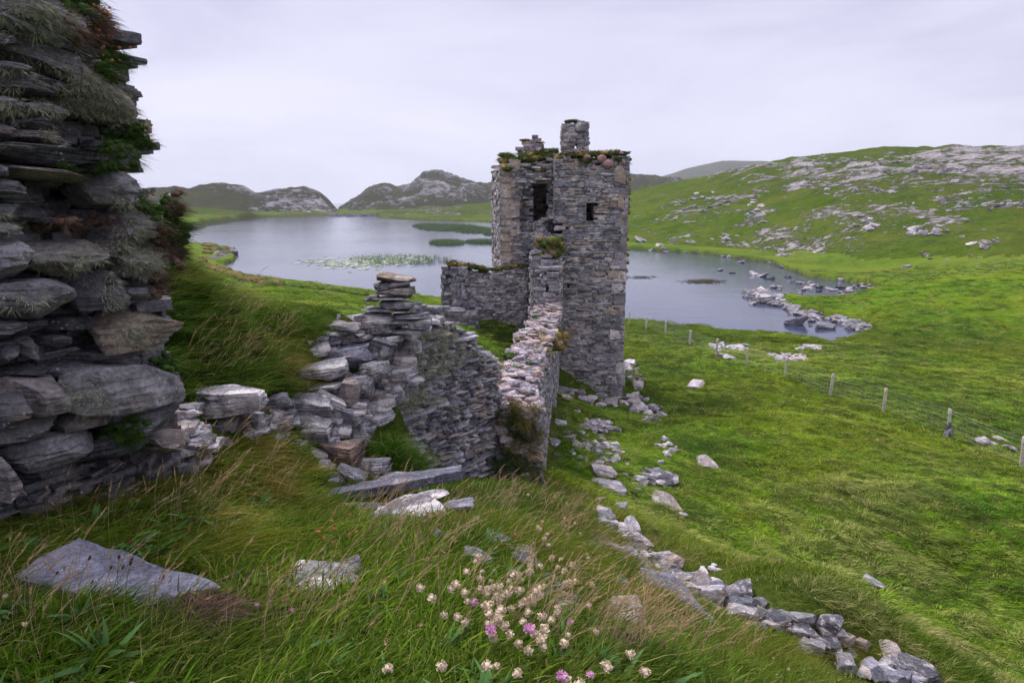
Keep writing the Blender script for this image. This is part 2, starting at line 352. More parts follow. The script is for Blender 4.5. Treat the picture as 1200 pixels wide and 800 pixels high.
# ground
def ground_mat(name, rocky):
    m, nt, b = newmat(name); g = NT(nt); pos = g.n('Geometry').outputs['Position']
    at = g.n('Attribute', attribute_name='sv').outputs['Fac']      # how rocky
    sh = g.n('Attribute', attribute_name='shore').outputs['Fac']
    c = grass_col(g, pos, None, 1.05, .55, .35)
    fine = g.noise(pos, 7, 5, .7); c = g.mix(1.0, c, g.ramp(fine, [(.3, .55), (.7, 1.35)]), 'MULTIPLY')
    br = g.n('Attribute', attribute_name='brown').outputs['Fac']
    big = g.noise(pos, .045, 5, .65)
    if True:
        dl = g.n('Attribute', attribute_name='dull').outputs['Fac']
        c = g.mix(g.m('MULTIPLY', dl, .5), c, g.mix(g.ramp(big, [(.4, 0.), (.6, 1.)]), (.06, .095, .022), (.125, .13, .045)))
        c = g.mix(g.m('MULTIPLY', br, .9), c, g.mix(g.ramp(g.noise(pos, .02, 5, .7), [(.42, 0.), (.62, 1.)]), (.030, .027, .026), (.048, .048, .024)))
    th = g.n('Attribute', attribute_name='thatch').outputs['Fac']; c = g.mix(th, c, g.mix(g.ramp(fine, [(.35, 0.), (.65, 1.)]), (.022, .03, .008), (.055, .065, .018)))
    rn = g.m('ADD', g.m('MULTIPLY', g.noise(g.mapp(pos, (1, .8, 1.7)), .10, 6, .72, .6), .5), g.m('MULTIPLY', g.noise(g.mapp(pos, (1, .7, 2.2)), .60, 6, .8, .4), .5))
    thr = g.m('SUBTRACT', rn, g.m('SUBTRACT', .70, g.m('MULTIPLY', at, .27)))
    rk = g.ramp(thr, [(0, 0.), (.035, 1.)])
    rc = g.mix(g.ramp(g.m('ADD', g.m('MULTIPLY', g.noise(g.mapp(pos, (1, 1, 3)), .22, 8, .8), .6), g.m('MULTIPLY', g.noise(pos, .9, 5, .75), .4)), [(.40, 0.), (.56, 1.)]), (.09, .082, .088), (.52, .47, .49))
    rc = g.mix(g.m('MULTIPLY', br, .7), rc, (.19, .18, .215))
    c = g.mix(rk, c, rc)
    c = g.mix(g.m('MULTIPLY', sh, g.ramp(g.noise(pos, .5, 4, .7), [(.35, .2), (.6, .95)])), c, (.06, .05, .038))
    g.L.new(c, b.inputs['Base Color']); b.inputs['Roughness'].default_value = .95; b.inputs['Specular IOR Level'].default_value = .0
    h = g.m('ADD', g.m('MULTIPLY', fine, .25), g.m('MULTIPLY', g.noise(pos, 1.1, 6, .7), 1.))
    bmp = g.bump(h, .8, .25)
    bmp = g.bump(g.m('ADD', rk, g.m('MULTIPLY', g.noise(pos, .35, 7, .75), 1.6)), .85 if True else .2, 1.6 if rocky else .1, bmp)
    g.L.new(bmp, b.inputs['Normal']); return m
M['ground'] = ground_mat('grassy_ground', False); M['hill'] = ground_mat('rocky_hill', True)
# ------------------------------------------------------------------ terrain mesh
NA, NRr = 760, 860
az = np.r_[np.linspace(-math.pi, R(-46), 40)[:-1], np.linspace(R(-46), R(46), NA), np.linspace(R(46), math.pi, 40)[1:]]
rad = np.r_[np.geomspace(.25, 6500, NRr)]
rad = np.unique(np.r_[rad, np.linspace(150, 420, 150)])
AZ, RD = np.meshgrid(az, rad); X = RD*np.sin(AZ); Y = RD*np.cos(AZ)
Z, HM, SD, RN = hz(X, Y, True)
# rockiness, browness
PXg, PYg = proj(X, np.maximum(Y, .1), Z)
rocky = np.zeros_like(Z)
q = HM == 6; 
rocky[q] = (+.06+.66*sstep(-.12, .38, RN)+.26*sstep(230, 175, PYg)*sstep(640, 900, PXg))[q]*(1-.5*sstep(1000,1150,PXg)*sstep(250,285,PYg))[q]
q = (HM == 1) | (HM == 2); rocky[q] = (.56+.6*RN)[q]
q = HM == 3; rocky[q] = .15
q = (HM == 4); rocky[q] = (.15+.55*sstep(0,.35,RN))[q]
q = (HM == 5); rocky[q] = .15
rocky[(HM == 0)] = np.where(RD > 60, .18, .02)[(HM == 0)]
brown = np.where((HM == 1) | (HM == 2) | (HM == 3), 1.0, np.where(HM == 6, .22*sstep(260, 200, PYg), np.where(HM >= 4, .45, np.where(RD > 420, .35, 0.))))
dull = np.where(HM == 0, sstep(60, 150, RD)*.9, np.where(HM == 6, .9+.1*sstep(2, 12, Z), 1.0))
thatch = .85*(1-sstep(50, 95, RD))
shore = np.where(SD < .0015*RD, 1.0, 0.0)*(HM != 2)*(HM != 3)
nr, nc = Z.shape
idx = np.arange(nr*nc).reshape(nr, nc)
faces = np.stack([idx[:-1, :-1], idx[1:, :-1], idx[1:, 1:], idx[:-1, 1:]], -1).reshape(-1, 4)[:, ::-1]
fh = (HM[:-1, :-1] > 0).reshape(-1)
V = np.stack([X, Y, Z], -1).reshape(-1, 3)
def sub(name, mask, mat):
    f = faces[mask]; u_, inv = np.unique(f, return_inverse=True); a = Acc(); a.add(V[u_], inv.reshape(f.shape), rocky.ravel()[u_])
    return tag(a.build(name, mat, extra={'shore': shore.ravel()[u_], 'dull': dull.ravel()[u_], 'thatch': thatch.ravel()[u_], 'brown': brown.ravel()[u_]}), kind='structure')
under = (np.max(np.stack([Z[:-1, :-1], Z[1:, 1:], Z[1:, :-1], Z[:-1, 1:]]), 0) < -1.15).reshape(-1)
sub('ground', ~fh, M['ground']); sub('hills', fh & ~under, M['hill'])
# close the disc at the camera's feet
a = Acc(); k = len(az); vv = np.vstack([V[:k], [[0, 0, float(hz(np.array([0.]), np.array([0.]))[0])]]]); a.add(vv, np.array([[i, (i+1) % k, k] for i in range(k)])[:, ::-1], .02)
tag(a.build('ground', M['ground'], extra={'shore': np.zeros(k+1), 'dull': np.zeros(k+1), 'thatch': np.ones(k+1), 'brown': np.zeros(k+1)}), kind='structure')
# ------------------------------------------------------------------ water
m, nt, b = newmat('lake_water'); g = NT(nt); pos = g.n('Geometry').outputs['Position']
b.inputs['Base Color'].default_value = (.035, .046, .09, 1); b.inputs['Roughness'].default_value = .10; b.inputs['IOR'].default_value = 1.33
w1 = g.noise(g.mapp(pos, (1, 1.0, 1)), 1.9, 4, .6, .5); w2 = g.noise(g.mapp(pos, (.5, 1.3, 1)), .35, 3, .5); w3 = g.noise(pos, .018, 3, .5)
h = g.m('MULTIPLY', g.m('ADD', g.m('MULTIPLY', w1, .5), w2), g.ramp(w3, [(.4, .45), (.6, 1.)]))
g.L.new(g.bump(h, .3, .16), b.inputs['Normal']); 
a = Acc(); t = 9000; a.add([(-t, -200, 0), (t, -200, 0), (t, t, 0), (-t, t, 0)], [[0, 1, 2, 3]]); tag(a.build('lake_water', m), kind='structure')
# ------------------------------------------------------------------ masonry
def masonry(acc, path, thick, base, top, ch=(.1, .2), sl=(.2, .6), openings=(), kind='lo', skip=None, out=.03, both=True, sv=(0, 1), tilt=.03, backk=None, ragged=.12, over=1.06, quoin=None, side=1, core=True, ej=.07):
    pts = [Vector(p) for p in path]; seg = [(pts[i+1]-pts[i]).length for i in range(len(pts)-1)]; L = sum(seg)
    def at(s):
        s = max(0, min(L-1e-6, s))
        for i, l in enumerate(seg):
            if s <= l: break
            s -= l
        d = (pts[i+1]-pts[i]).normalized(); return pts[i]+d*s, d
    ss = np.linspace(0, L, 40); z0 = min(base(x) for x in ss)-.1; z1 = max(top(x) for x in ss)+.3
    for si in ((1, -1) if both else (1,)):
        z = z0; kk = kind; k2 = 1.0
        if si < 0 and backk: kk = 'lo'; k2 = backk
        while z < z1:
            h = random.uniform(*ch)*k2; s = -random.random()*sl[1]*.3
            while s < L:
                l = random.uniform(*sl)*k2*(1.0 if random.random() < .8 else 1.6); hh = h*random.uniform(.8, 1.08)
                s0, s1 = max(s, random.uniform(-ej, ej)), min(s+l, L+random.uniform(-ej, ej)); s += l
                if s1-s0 < .06: continue
                mid = (s0+s1)/2; zm = z+h/2
                if zm > top(mid)+random.uniform(-ragged, ragged*.6) or z+h < base(mid)-.15: continue
                bad = False
                for (o0, o1, p0, p1) in openings:
                    if p0 < zm < p1:
                        if o0 <= mid <= o1: bad = True
                        elif s0 < o1 < s1 and mid > o1: s0 = o1
                        elif s1 > o0 > s0 and mid < o0: s1 = o0
                if bad or s1-s0 < .04: continue
                mid = (s0+s1)/2; p, d = at(mid); n = Vector((d.y, -d.x))*side   # outward = right of travel
                if skip and skip(p.x, p.y, zm): continue
                dd = thick/2 if both else thick
                off = (thick/4 if both else 0)*si+random.uniform(-out, out)*si
                V, Fc = tpl(random.randrange(24), kk)
                c = random.uniform(*sv)
                fl = random.choice((1, -1))
                if core: acc.add(place(cube(1)[0]*.5, (s1-s0+.05, dd*.9, hh*1.3), math.atan2(d.y, d.x), 0, 0, (p.x+n.x*(off-si*.07), p.y+n.y*(off-si*.07), zm)), cube(1)[1], .02)
                VV = V*np.array([fl, 1, 1]); FF = Fc if fl > 0 else Fc[:, ::-1]
                acc.add(place(VV, ((s1-s0)*over, dd*1.02, hh*over), math.atan2(d.y, d.x), random.uniform(-tilt, tilt), random.uniform(-tilt, tilt),
                        (p.x+n.x*off, p.y+n.y*off, zm)), FF, c)
            z += h*.97
    return L
def bvh_of(objs):
    V = []; Fc = []; n = 0
    for o in objs:
        mw = np.array(o.matrix_world) if not o.parent else np.array(o.parent.matrix_basis@o.matrix_basis)
        co = np.empty(len(o.data.vertices)*3, np.float32); o.data.vertices.foreach_get('co', co); co = co.reshape(-1, 3)@mw[:3, :3].T+mw[:3, 3]
        V += co.tolist(); Fc += [[i+n for i in p.vertices] for p in o.data.polygons]; n = len(V)
    return BVHTree.FromPolygons(V, Fc)
def cast(bvh, px, py, minY=0):
    a, c = ray(px, py); d = Vector((a, 1, c)).normalized(); o = Vector((0, 0, H))+d*minY
    l, nn, i, dist = bvh.ray_cast(o, d); return (l, nn) if l else (None, None)
FOOT = []     # footprints where grass is kept out: (x, y, r)
def foot_path(path, r, step=.3):
    for (a, b) in zip(path[:-1], path[1:]):
        a, b = Vector(a), Vector(b); n = max(2, int((b-a).length/step))
        for i in range(n+1): q = a.lerp(b, i/n); FOOT.append((q.x, q.y, r))
# tuft of short hairs / leaves as baked geometry
def blades(acc, root, n, rad_, h, w, up=(0, 0, 1), lean=(0, 0), spread=.5, droop=.4, seg=3, seed=None, flat=False, sv0=0, m=0):
    r = np.random.default_rng(seed if seed is not None else random.randrange(1 << 30))
    a = r.uniform(0, 2*math.pi, n); q = np.sqrt(r.uniform(0, 1, n))*rad_; up = np.array(up, float); up /= np.linalg.norm(up)
    t1 = np.cross(up, (0, 0, 1)) if abs(up[2]) < .9 else np.cross(up, (1, 0, 0)); t1 /= np.linalg.norm(t1); t2 = np.cross(up, t1)
    o = np.array(root)+np.outer(np.cos(a)*q, t1)+np.outer(np.sin(a)*q, t2)
    dr = np.outer(np.cos(a), t1)+np.outer(np.sin(a), t2)
    d = up+dr*(q/max(rad_, 1e-6))[:, None]*spread+r.normal(size=(n, 3))*.22+np.array([lean[0], lean[1], 0]); d /= np.linalg.norm(d, axis=1)[:, None]
    hh = h*r.uniform(.5, 1.1, n); sd = np.cross(d, r.normal(size=(n, 3))); sd /= np.linalg.norm(sd, axis=1)[:, None]
    horiz = d*np.array([1, 1, 0])+np.array([lean[0], lean[1], 0])*.6
    P_ = []; T = []
    for k in range(seg+1):
        t = k/seg; c = o+d*(hh*t)[:, None]+horiz*(hh*droop*t*t)[:, None]-np.array([0, 0, 1])*(hh*droop*.75*t**2.5)[:, None]
        ww = w*(1-t**1.5)*.5+w*.04
        P_ += [c-sd*ww, c+sd*ww]; T += [np.full(n, t)]*2
    V = np.stack(P_, 1).reshape(-1, 3); T = np.stack(T, 1)*.98; T = (T+r.integers(0, 10, n)[:, None]).reshape(-1)
    k0 = np.arange(n)[:, None]*(2*(seg+1)); f = np.concatenate([np.stack([k0[:, 0]+2*k, k0[:, 0]+2*k+1, k0[:, 0]+2*k+3, k0[:, 0]+2*k+2], 1) for k in range(seg)])
    acc.add(V, f, T, m)
def mound(acc, c, r, h, c0=.5, n=6, m=0):
    V, Fc = rock(random.randrange(9999), n, 0, 1.0, 0, .10); acc.add(place(V, (r*2, r*2, h*2), random.uniform(0, 6), 0, 0, c), Fc, c0, m)

exec_parts = []
# ------------------------------------------------------------------ quick ground lookup on the built grid
def gz(x, y):
    x = np.asarray(x, float); y = np.asarray(y, float); r = np.hypot(x, y); u = np.arctan2(x, y)
    i = np.interp(r, rad, np.arange(len(rad))); j = np.interp(u, az, np.arange(len(az)))
    i0 = np.clip(i.astype(int), 0, nr-2); j0 = np.clip(j.astype(int), 0, nc-2); fi = i-i0; fj = j-j0
    return (Z[i0, j0]*(1-fi)+Z[i0+1, j0]*fi)*(1-fj)+(Z[i0, j0+1]*(1-fi)+Z[i0+1, j0+1]*fi)*fj
def gh(px, py, y0=.8, y1=900):
    a, c = ray(px, py); yy = np.geomspace(y0, y1, 3000); g_ = gz(a*yy, yy) > H+c*yy
    if not g_.any(): return None
    i = int(np.argmax(g_)); return Vector((a*yy[i], yy[i], H+c*yy[i]))
def zat(py, Y, px=600): return P(px, py, Y).z
def lin(xs, ys): return lambda s: float(np.interp(s, xs, ys))
# ------------------------------------------------------------------ the ruined tower house
tower = tag(empty('ruined_tower', (2.7, 39.5, 2.0)), 'tall roofless grey stone tower house with grass growing along its broken top', 'tower')
toff = np.array([-2.7, -39.5, -2.0])
def tbuild(acc, name, mat, parent=tower, **k):
    for i in range(len(acc.v)): acc.v[i] = acc.v[i]+toff.astype(np.float32)
    return acc.build(name, mat, parent, **k)
XL, XM, XR = -.10, 2.20, 6.02
YF = 36.0
# front right block: closely coursed, clean corner
top_r = zat(187, YF)
a = Acc(); opr = [(687, 697, 238, 264), (716, 720, 332, 338), (664, 668, 333, 338), (652, 660, 262, 276)]
ops = []
for (p0, p1, q0, q1) in opr:
    ops.append((P(p0, q0, YF).x-XM, P(p1, q0, YF).x-XM, zat(q1, YF), zat(q0, YF)))
masonry(a, [(XM, YF+.6), (XR, YF+.6)], 1.2, lambda s: .6, lambda s: top_r+.12*math.sin(s*2.3), (.06, .17), (.18, .8), ops, 'wall', out=.02, backk=2.2, ragged=.15, tilt=.010, over=1.10, ej=.02)
for k in range(20):   # dressed corner stones
    z = .7+k*.62; w = random.choice((.45, .8)); V_, F_ = tpl(k, 'wall'); hq = .5+.12*random.random()
    a.add(place(V_, (w, .8, hq), 0, 0, random.uniform(-.01, .01), (XR-w/2+.03, YF+.36, min(z, top_r-.3))), F_, random.choice((.6, .4, .92, .75)))
for k in range(26):
    z = .6+k*.48; w = random.choice((.35, .6)); V_, F_ = tpl(k, 'wall')
    a.add(place(V_, (w, .7, random.uniform(.16, .4)), 0, 0, 0, (XM+w/2-.02, YF+.32, min(z, top_r-.3))), F_, random.random())
V_, F_ = tpl(3, 'wall')
for (cx, cy, w, h) in ((657, 213, 14, 9), (688, 218, 24, 5), (726, 290, 22, 12), (722, 322, 24, 11), (727, 205, 16, 22), (728, 236, 9, 20), (727, 262, 14, 12), (668, 440, 14, 14), (662, 398, 15, 14), (703, 408, 16, 14), (729, 440, 10, 30), (715, 365, 18, 9)):
    p = P(cx, cy, YF); a.add(place(V_, (w*.045, .5, h*.045), 0, 0, 0, (p.x, YF+.2, p.z)), F_, .93 if cx == 657 else random.choice((.45, .6, .3)))
tbuild(a, 'front_wall', M['tower'])
# front left: rougher, outer face partly fallen, tall doorway
YL = 36.75; a = Acc(); X0 = XL
def o_(p0, p1, q0, q1, Y): return (P(p0, q0, Y).x-X0, P(p1, q0, Y).x-X0, zat(q1, Y), zat(q0, Y))
door = o_(624.5, 643, 214, 262, YL); lt = lin([0, .6, 1.4, 2.3], [zat(196, YL), zat(197, YL), zat(192, YL), zat(186, YL)])
masonry(a, [(XL, YL+.25), (XM+.1, YL+.25)], .5, lambda s: 2, lt, (.08, .17), (.14, .45), [door, o_(606, 626, 236, 272, YL), o_(637, 650, 262, 290, YL), o_(612, 622, 222, 238, YL), o_(643, 648, 225, 240, YL)], 'wall', both=False, out=.09, tilt=.06, ragged=.25)
masonry(a, [(XL, YL+.8), (XM+.1, YL+.8)], .7, lambda s: 2, lt, (.1, .22), (.2, .6), [o_(625, 642, 215, 262, YL)], 'wall', both=False, out=.08, tilt=.05, sv=(.55, 1.0))
for (px_, py_) in ((612, 213), (646, 206), (640, 210), (605, 254), (630, 210), (616, 232), (648, 255)):   # long stones left sticking out
    p = P(px_, py_, YL); V_, F_ = tpl(px_ % 20, 'wall'); a.add(place(V_, (.5, .7, .1), random.uniform(-.2, .2), 0, .05, (p.x, YL+.1, p.z)), F_, random.random())
tbuild(a, 'broken_wall', M['tower'])
a = Acc(); masonry(a, [(-.70, 42.2), (XL+.02, YL+.05)], 1.1, lambda s: 2, lambda s: zat(194, 39)-.1, (.1, .22), (.2, .6), (), 'lo', out=.05, backk=2, side=1, ragged=.35)
tbuild(a, 'west_wall', M['tower'])
a = Acc(); masonry(a, [(XR-.6, YF+1.1), (XR-.6, 43)], 1.2, lambda s: .6, lambda s: top_r+.1, (.1, .24), (.2, .7), (), 'lo', out=.05, backk=2)
tbuild(a, 'east_wall', M['tower'])
a = Acc(); bw = 42.9; q0, q1 = P(637, 170, bw).x, P(608, 170, bw).x; X1 = XR-.6
def bt(s):
    x = X1-s
    return zat(188, bw)+ (0 if not (q1 < x < q0) else [.75, 1.15, 1.3, .9][int(3.99*(x-q1)/(q0-q1))])
sw = (X1-P(626, 178, bw).x, X1-P(618, 178, bw).x, zat(184, bw), zat(175, bw))
masonry(a, [(X1, bw), (-.6, bw)], .9, lambda s: 2, bt, (.1, .2), (.2, .6), [sw], 'wall', out=.05)
for px_ in (617.5, 622, 626.5): p = P(px_, 174, bw); V_, F_ = tpl(2, 'wall'); a.add(place(V_, (.5, .95, .16), 0, 0, 0, (p.x, bw, p.z)), F_, .4)
tbuild(a, 'back_wall', M['tower'])
a = Acc(); Yc = 38.6; c0, c1 = P(659, 160, Yc).x, P(689, 160, Yc).x
masonry(a, [(c0, Yc), (c1, Yc)], 1.0, lambda s: top_r-.6, lambda s: zat(147, Yc)+.05*math.sin(s*5)-.35*(s > 1.0)*0, (.09, .19), (.2, .55), [(P(672.5, 170, Yc).x-c0, P(676.5, 170, Yc).x-c0, zat(174.5, Yc), zat(170, Yc))], 'wall', out=.05, ragged=.1)
masonry(a, [(c0+.25, Yc+.3), (c0+.25, Yc+1.5)], .5, lambda s: top_r-.6, lambda s: zat(143, Yc), (.1, .2), (.2, .5), (), 'lo', out=.05)
V_, F_ = tpl(5, 'wall'); p = P(681, 150, Yc); a.add(place(V_, (.75, .6, .5), 0, 0, .1, (p.x, Yc-.3, p.z)), F_, .93)
tbuild(a, 'chimney_stack', M['tower'])
a = Acc(); V_, F_ = cube(1)  # slabs added inside the tower to block skylight and keep the openings dark
a.add(place(V_*.5, (5.0, 4.9, .5), 0, 0, 0, (2.9, 39.8, zat(203, YL))), F_, .1); a.add(place(V_*.5, (5.0, 4.9, .4), 0, 0, 0, (2.9, 39.8, zat(268, YL))), F_, .1)
tbuild(a, 'shade_slabs', M['tower'])
# turf and flowers on the wall heads
a = Acc()
def cap(acc, px0, px1, py0, py1, Y, n, r=.22, hh=.15):
    for i in range(n):
        t = i/(n-1) if n > 1 else 0; px_ = px0+(px1-px0)*t; p = P(px_, py0+(py1-py0)*t, Y+random.uniform(-.2, .7)); p.z += random.uniform(-.06, .06)
        m_ = random.choices((0, 1, 2, 3, 4), (4, 5, .5, 1.0, .12))[0]
        rr = r*random.uniform(.5, 1.1)*(.6 if m_ in (2, 4) else 1); mound(acc, p, rr, rr*.55, random.random(), 6, m_)
        if m_ in (0, 1, 3):
            for _ in range(9): blades(acc, (p.x+random.uniform(-rr, rr)*1.3, p.y-rr*random.uniform(-.4, .9), p.z+rr*random.uniform(.1, .5)), 18, rr*.5, hh*random.uniform(.5, 1.2), .024, (0, -.6, .8), (0, 0), .8, .7, 2, m=random.choice((0, 1, m_ if m_ != 3 else 0)))
capm = [M['green_cushion'], M['orange_moss'], M['succulent'], M['green_cushion'], M['yellow']]
cap(a, 588, 652, 189, 185, 37.1, 40, .28); cap(a, 590, 640, 197, 199, 36.8, 22, .22); cap(a, 652, 733, 184, 180, 36.4, 46, .24); cap(a, 655, 730, 190, 186, 36.1, 20, .17)
cap(a, 612, 650, 184, 178, 38.5, 22, .25); cap(a, 588, 600, 183, 185, 41, 8, .3); cap(a, 664, 684, 143, 145, 38.5, 8, .14); cap(a, 611, 634, 165, 168, 42.9, 8, .16)
for (px_, py_, r_) in ((713, 192, .32), (729, 190, .2), (695, 197, .2), (705, 186, .25), (688, 184, .2)): mound(a, P(px_, py_, 36.1), r_, r_*.8, .5, 6, 2)
o = tbuild(a, 'turf_cap', capm); tag(o, kind='stuff')
a = Acc()
for i in range(46):
    py_ = random.uniform(182, 330); p = P(736.0, py_, 36.6); p.x = XR+.06; mound(a, (p.x, random.uniform(36.2, 37.6), p.z), random.uniform(.07, .16), .1, .5, 4, random.choice((0, 1, 1)))
    blades(a, (XR+.03, random.uniform(36.1, 37), p.z), 8, .06, .14, .02, (1, 0, .3), m=random.choice((0, 1)))
for (px_, py_) in ((676, 226), (681, 300), (723, 282), (668, 293), (692, 250)): p = P(px_, py_, YF-.02); blades(a, p, 18, .08, .14, .02, (0, -1, .5), m=0)
tag(tbuild(a, 'wall_plants', capm), kind='stuff')
foot_path([(0, 37.3), (6, 37.3)], .9); foot_path([(-.5, 42), (0, 37)], .8); foot_path([(5.7, 37), (5.7, 43)], .9)
for x_ in np.arange(0.5, 5.6, 1.2):
    for y_ in (38.4, 39.6, 40.8, 42, 43): FOOT.append((x_, y_, 1.0))
# ------------------------------------------------------------------ curtain wall towards the tower
w = empty('curtain_wall', (0, 11.6, 7)); tag(w, 'long drystone wall with pale lichened top running from the foreground to the tower', 'stone wall')
def wbuild(acc, name, mat, root, **k):
    l = np.array(root.location, np.float32)
    for i in range(len(acc.v)): acc.v[i] = acc.v[i]-l
    return acc.build(name, mat, root, **k)
CW = [(-.06, 11.6), (2.02, 35.4)]; LCW = math.hypot(2, 23.9)
def cx_(s): return CW[0][0]+(CW[1][0]-CW[0][0])*s/LCW
def cy_(s): return CW[0][1]+(CW[1][1]-CW[0][1])*s/LCW
ctop = lambda s: zat(np.interp(cy_(s), [11.5, 13, 16, 20, 28, 35.5], [470, 442, 416, 392, 366, 350]), cy_(s))+.07*math.sin(s*1.7)
cbase = lambda s: float(gz(cx_(s)+.6, cy_(s)))-.25
a = Acc(); 
mid = 9.0
P_ = lambda s: (cx_(s), cy_(s))
def part_wall(s0, s1, ch, sl, kind, th):
    masonry(a, [P_(s0), P_(s1)], th, lambda s: cbase(s0+s), lambda s: ctop(s0+s)-.05, ch, sl, (), kind, out=.03, ragged=.12)
part_wall(0, 4.5, (.06, .13), (.14, .4), 'mid', .85); part_wall(4.5, 11, (.07, .15), (.16, .45), 'wall', .95); part_wall(11, LCW, (.09, .17), (.2, .55), 'lo', 1.0)
wbuild(a, 'wall', M['wall_mid'], w)
a = Acc()
for i in range(760):
    s = LCW*random.random()**1.35; p = P_(s); wd = .42+.1*s/LCW; t = random.uniform(-wd, wd); V_, F_ = tpl(random.randrange(24), 'mid' if s < 8 else 'wall')
    l = random.uniform(.12, .38)*(1+.02*s); a.add(place(V_, (l, l*random.uniform(.5, .9), l*random.uniform(.22, .45)), random.uniform(0, 6.3), random.uniform(-.2, .2), random.uniform(-.2, .2), (p[0]+t, p[1], ctop(s)+random.uniform(-.04, .10)-.1*abs(t)/wd)), F_, random.random())
wbuild(a, 'rubble_top', M['coping'], w)
a = Acc()
for i in range(110):
    s = LCW*random.random()**1.3; p = P_(s); t = random.uniform(-.45, .5); r_ = random.uniform(.05, .14); m_ = random.choice((0, 1, 1, 2, 3))
    c = (p[0]+t, p[1], ctop(s)+.04-(.25*random.random() if t > .35 else 0)); mound(a, c, r_, r_*.35, .5, 5, 0 if m_ == 3 else m_)
    if m_ != 2: blades(a, c, 40, r_, .16, .010 if s < 8 else .02, (.2, -.1, 1), (.2, 0), .8, .5, m=m_ if m_ != 3 else 0)
for (px_, py_, Y, n) in ((650, 402, 22, 9), (655, 395, 27, 6), (600, 480, 12.3, 16), (597, 500, 12, 16), (607, 520, 12, 14), (598, 535, 11.8, 12), (612, 470, 13, 8), (637, 420, 18, 5), (610, 545, 12, 8)):
    for _ in range(n):
        p = P(px_+random.uniform(-9, 9), py_+random.uniform(-9, 9), Y-.25); m_ = random.choice((0, 1, 0, 1, 2)); mound(a, p, .09*Y/12, .08*Y/12, .5, 5, m_)
        blades(a, p, 26, .09, .16*Y/12, .007*Y/12, (.3, -.7, .7), (.1, 0), .8, .7, m=min(m_, 1))
st_ = Acc()
for i in range(150):
    px_, py_ = random.uniform(584, 630), random.uniform(468, 572); p = P(px_, py_, 11.25-.25*(py_-468)/100+random.uniform(-.15, .1)); V_, F_ = tpl(i % 24, 'mid'); l = random.uniform(.14, .36)
    st_.add(place(V_, (l, l*.8, l*random.uniform(.3, .6)), random.uniform(0, 6), random.uniform(-.3, .3), random.uniform(-.3, .3), p), F_, random.random())
    if random.random() < .55:
        m_ = random.choice((0, 1, 0, 1)); p.y -= .12
        for _ in range(3): blades(a, (p.x+random.uniform(-.1, .1), p.y, p.z+.03), 34, .09, random.uniform(.10, .2), .006, (.2, -.7, .8), (.1, 0), .8, .8, 3, m=m_)
wbuild(st_, 'collapsed_end', M['coping'], w)
tag(wbuild(a, 'turf_cap', capm, w), kind='stuff'); foot_path(CW, .62)
# taller stub where the wall meets the tower
a = Acc(); w2 = empty('wall_stub', (1.9, 33, 5)); tag(w2, 'tall broken wall stub with an orange and green tuft on top standing against the tower', 'stone wall')
stt = lin([0, 1.1, 1.2, 2.3, 2.4, 4.5], [zat(318, 31.3), zat(312, 32.4), zat(302, 32.5), zat(296, 33.6), zat(284, 33.8), zat(272, 36)])
masonry(a, [(1.62, 31.3), (2.05, 35.8)], 1.05, lambda s: 5.2, stt, (.08, .2), (.25, .7), (), 'wall', out=.16, tilt=.09, ragged=.4, ej=.25)
masonry(a, [(1.15, 32.6), (1.5, 36.6)], .6, lambda s: 5.2, lambda s: stt(s)+.7, (.1, .2), (.2, .5), (), 'wall', out=.1, tilt=.08, ragged=.35)
wbuild(a, 'wall', M['tower'], w2); a = Acc()
for i in range(44):
    p = P(random.uniform(632, 657), random.uniform(280, 300), 33.2+random.uniform(-.6, .8)); m_ = random.choice((0, 0, 1, 1, 1, 4)); mound(a, p, .18, .14, .5, 5, m_ % 4); blades(a, p, 26, .2, .32, .022, (0, -.3, 1), (.1, 0), .9, .6, m=min(m_, 1))
tag(wbuild(a, 'turf_cap', capm, w2), kind='stuff')
# ------------------------------------------------------------------ wing wall left of the tower
w3 = empty('wing_wall', (-2, 35.5, 5)); tag(w3, 'low ruined wing wall with a turf covered top extending left from the tower', 'stone wall'); a = Acc()
xa, xb = P(545, 340, 35.2).x, P(618, 340, 35.2).x; wt = lin([0, 1, 3.8], [zat(317, 35.2), zat(320, 35.2), zat(315, 35.2)])
masonry(a, [(xa, 35.65), (xb, 35.65)], .9, lambda s: 5.0, wt, (.08, .16), (.16, .5), (), 'wall', out=.04)
wbuild(a, 'wall', M['tower'], w3); a = Acc()
xp0, xp1 = P(530, 340, 34.8).x, P(547, 340, 34.8).x
masonry(a, [(xp0, 35.35), (xp1, 35.35)], 1.1, lambda s: 5.0, lambda s: zat(312, 34.8), (.12, .3), (.2, .5), (), 'wall', out=.05)
masonry(a, [(P(518, 340, 36).x, 36.4), (xp0+.1, 36.4)], .9, lambda s: 5.0, lambda s: zat(314, 36), (.1, .25), (.2, .4), (), 'wall', out=.1)
wbuild(a, 'corner_pier', M['wall_mid'], w3); a = Acc()
cap(a, 528, 566, 310, 315, 35.4, 26, .25); cap(a, 566, 618, 318, 311, 35.6, 26, .14, .1); pass
tag(wbuild(a, 'turf_cap', capm, w3), kind='stuff')
w4 = empty('courtyard_wall', (-3, 34, 5)); tag(w4, 'knee high tumbled courtyard wall of pale stones in front of the wing wall', 'stone wall'); a = Acc()
masonry(a, [(P(494, 365, 33.8).x, 34.1), (P(560, 365, 33.8).x, 34.1)], .7, lambda s: 5.2, lin([0, 1.4, 3.3], [zat(357, 33.8), zat(362, 33.8), zat(370, 33.8)]), (.1, .2), (.2, .5), (), 'wall', out=.08, tilt=.08, sv=(.4, 1))
wbuild(a, 'wall', M['wall_mid'], w4)
foot_path([(xp0, 35.5), (xb, 35.6)], .7); foot_path([(-4.5, 34.1), (-1.7, 34.1)], .5)
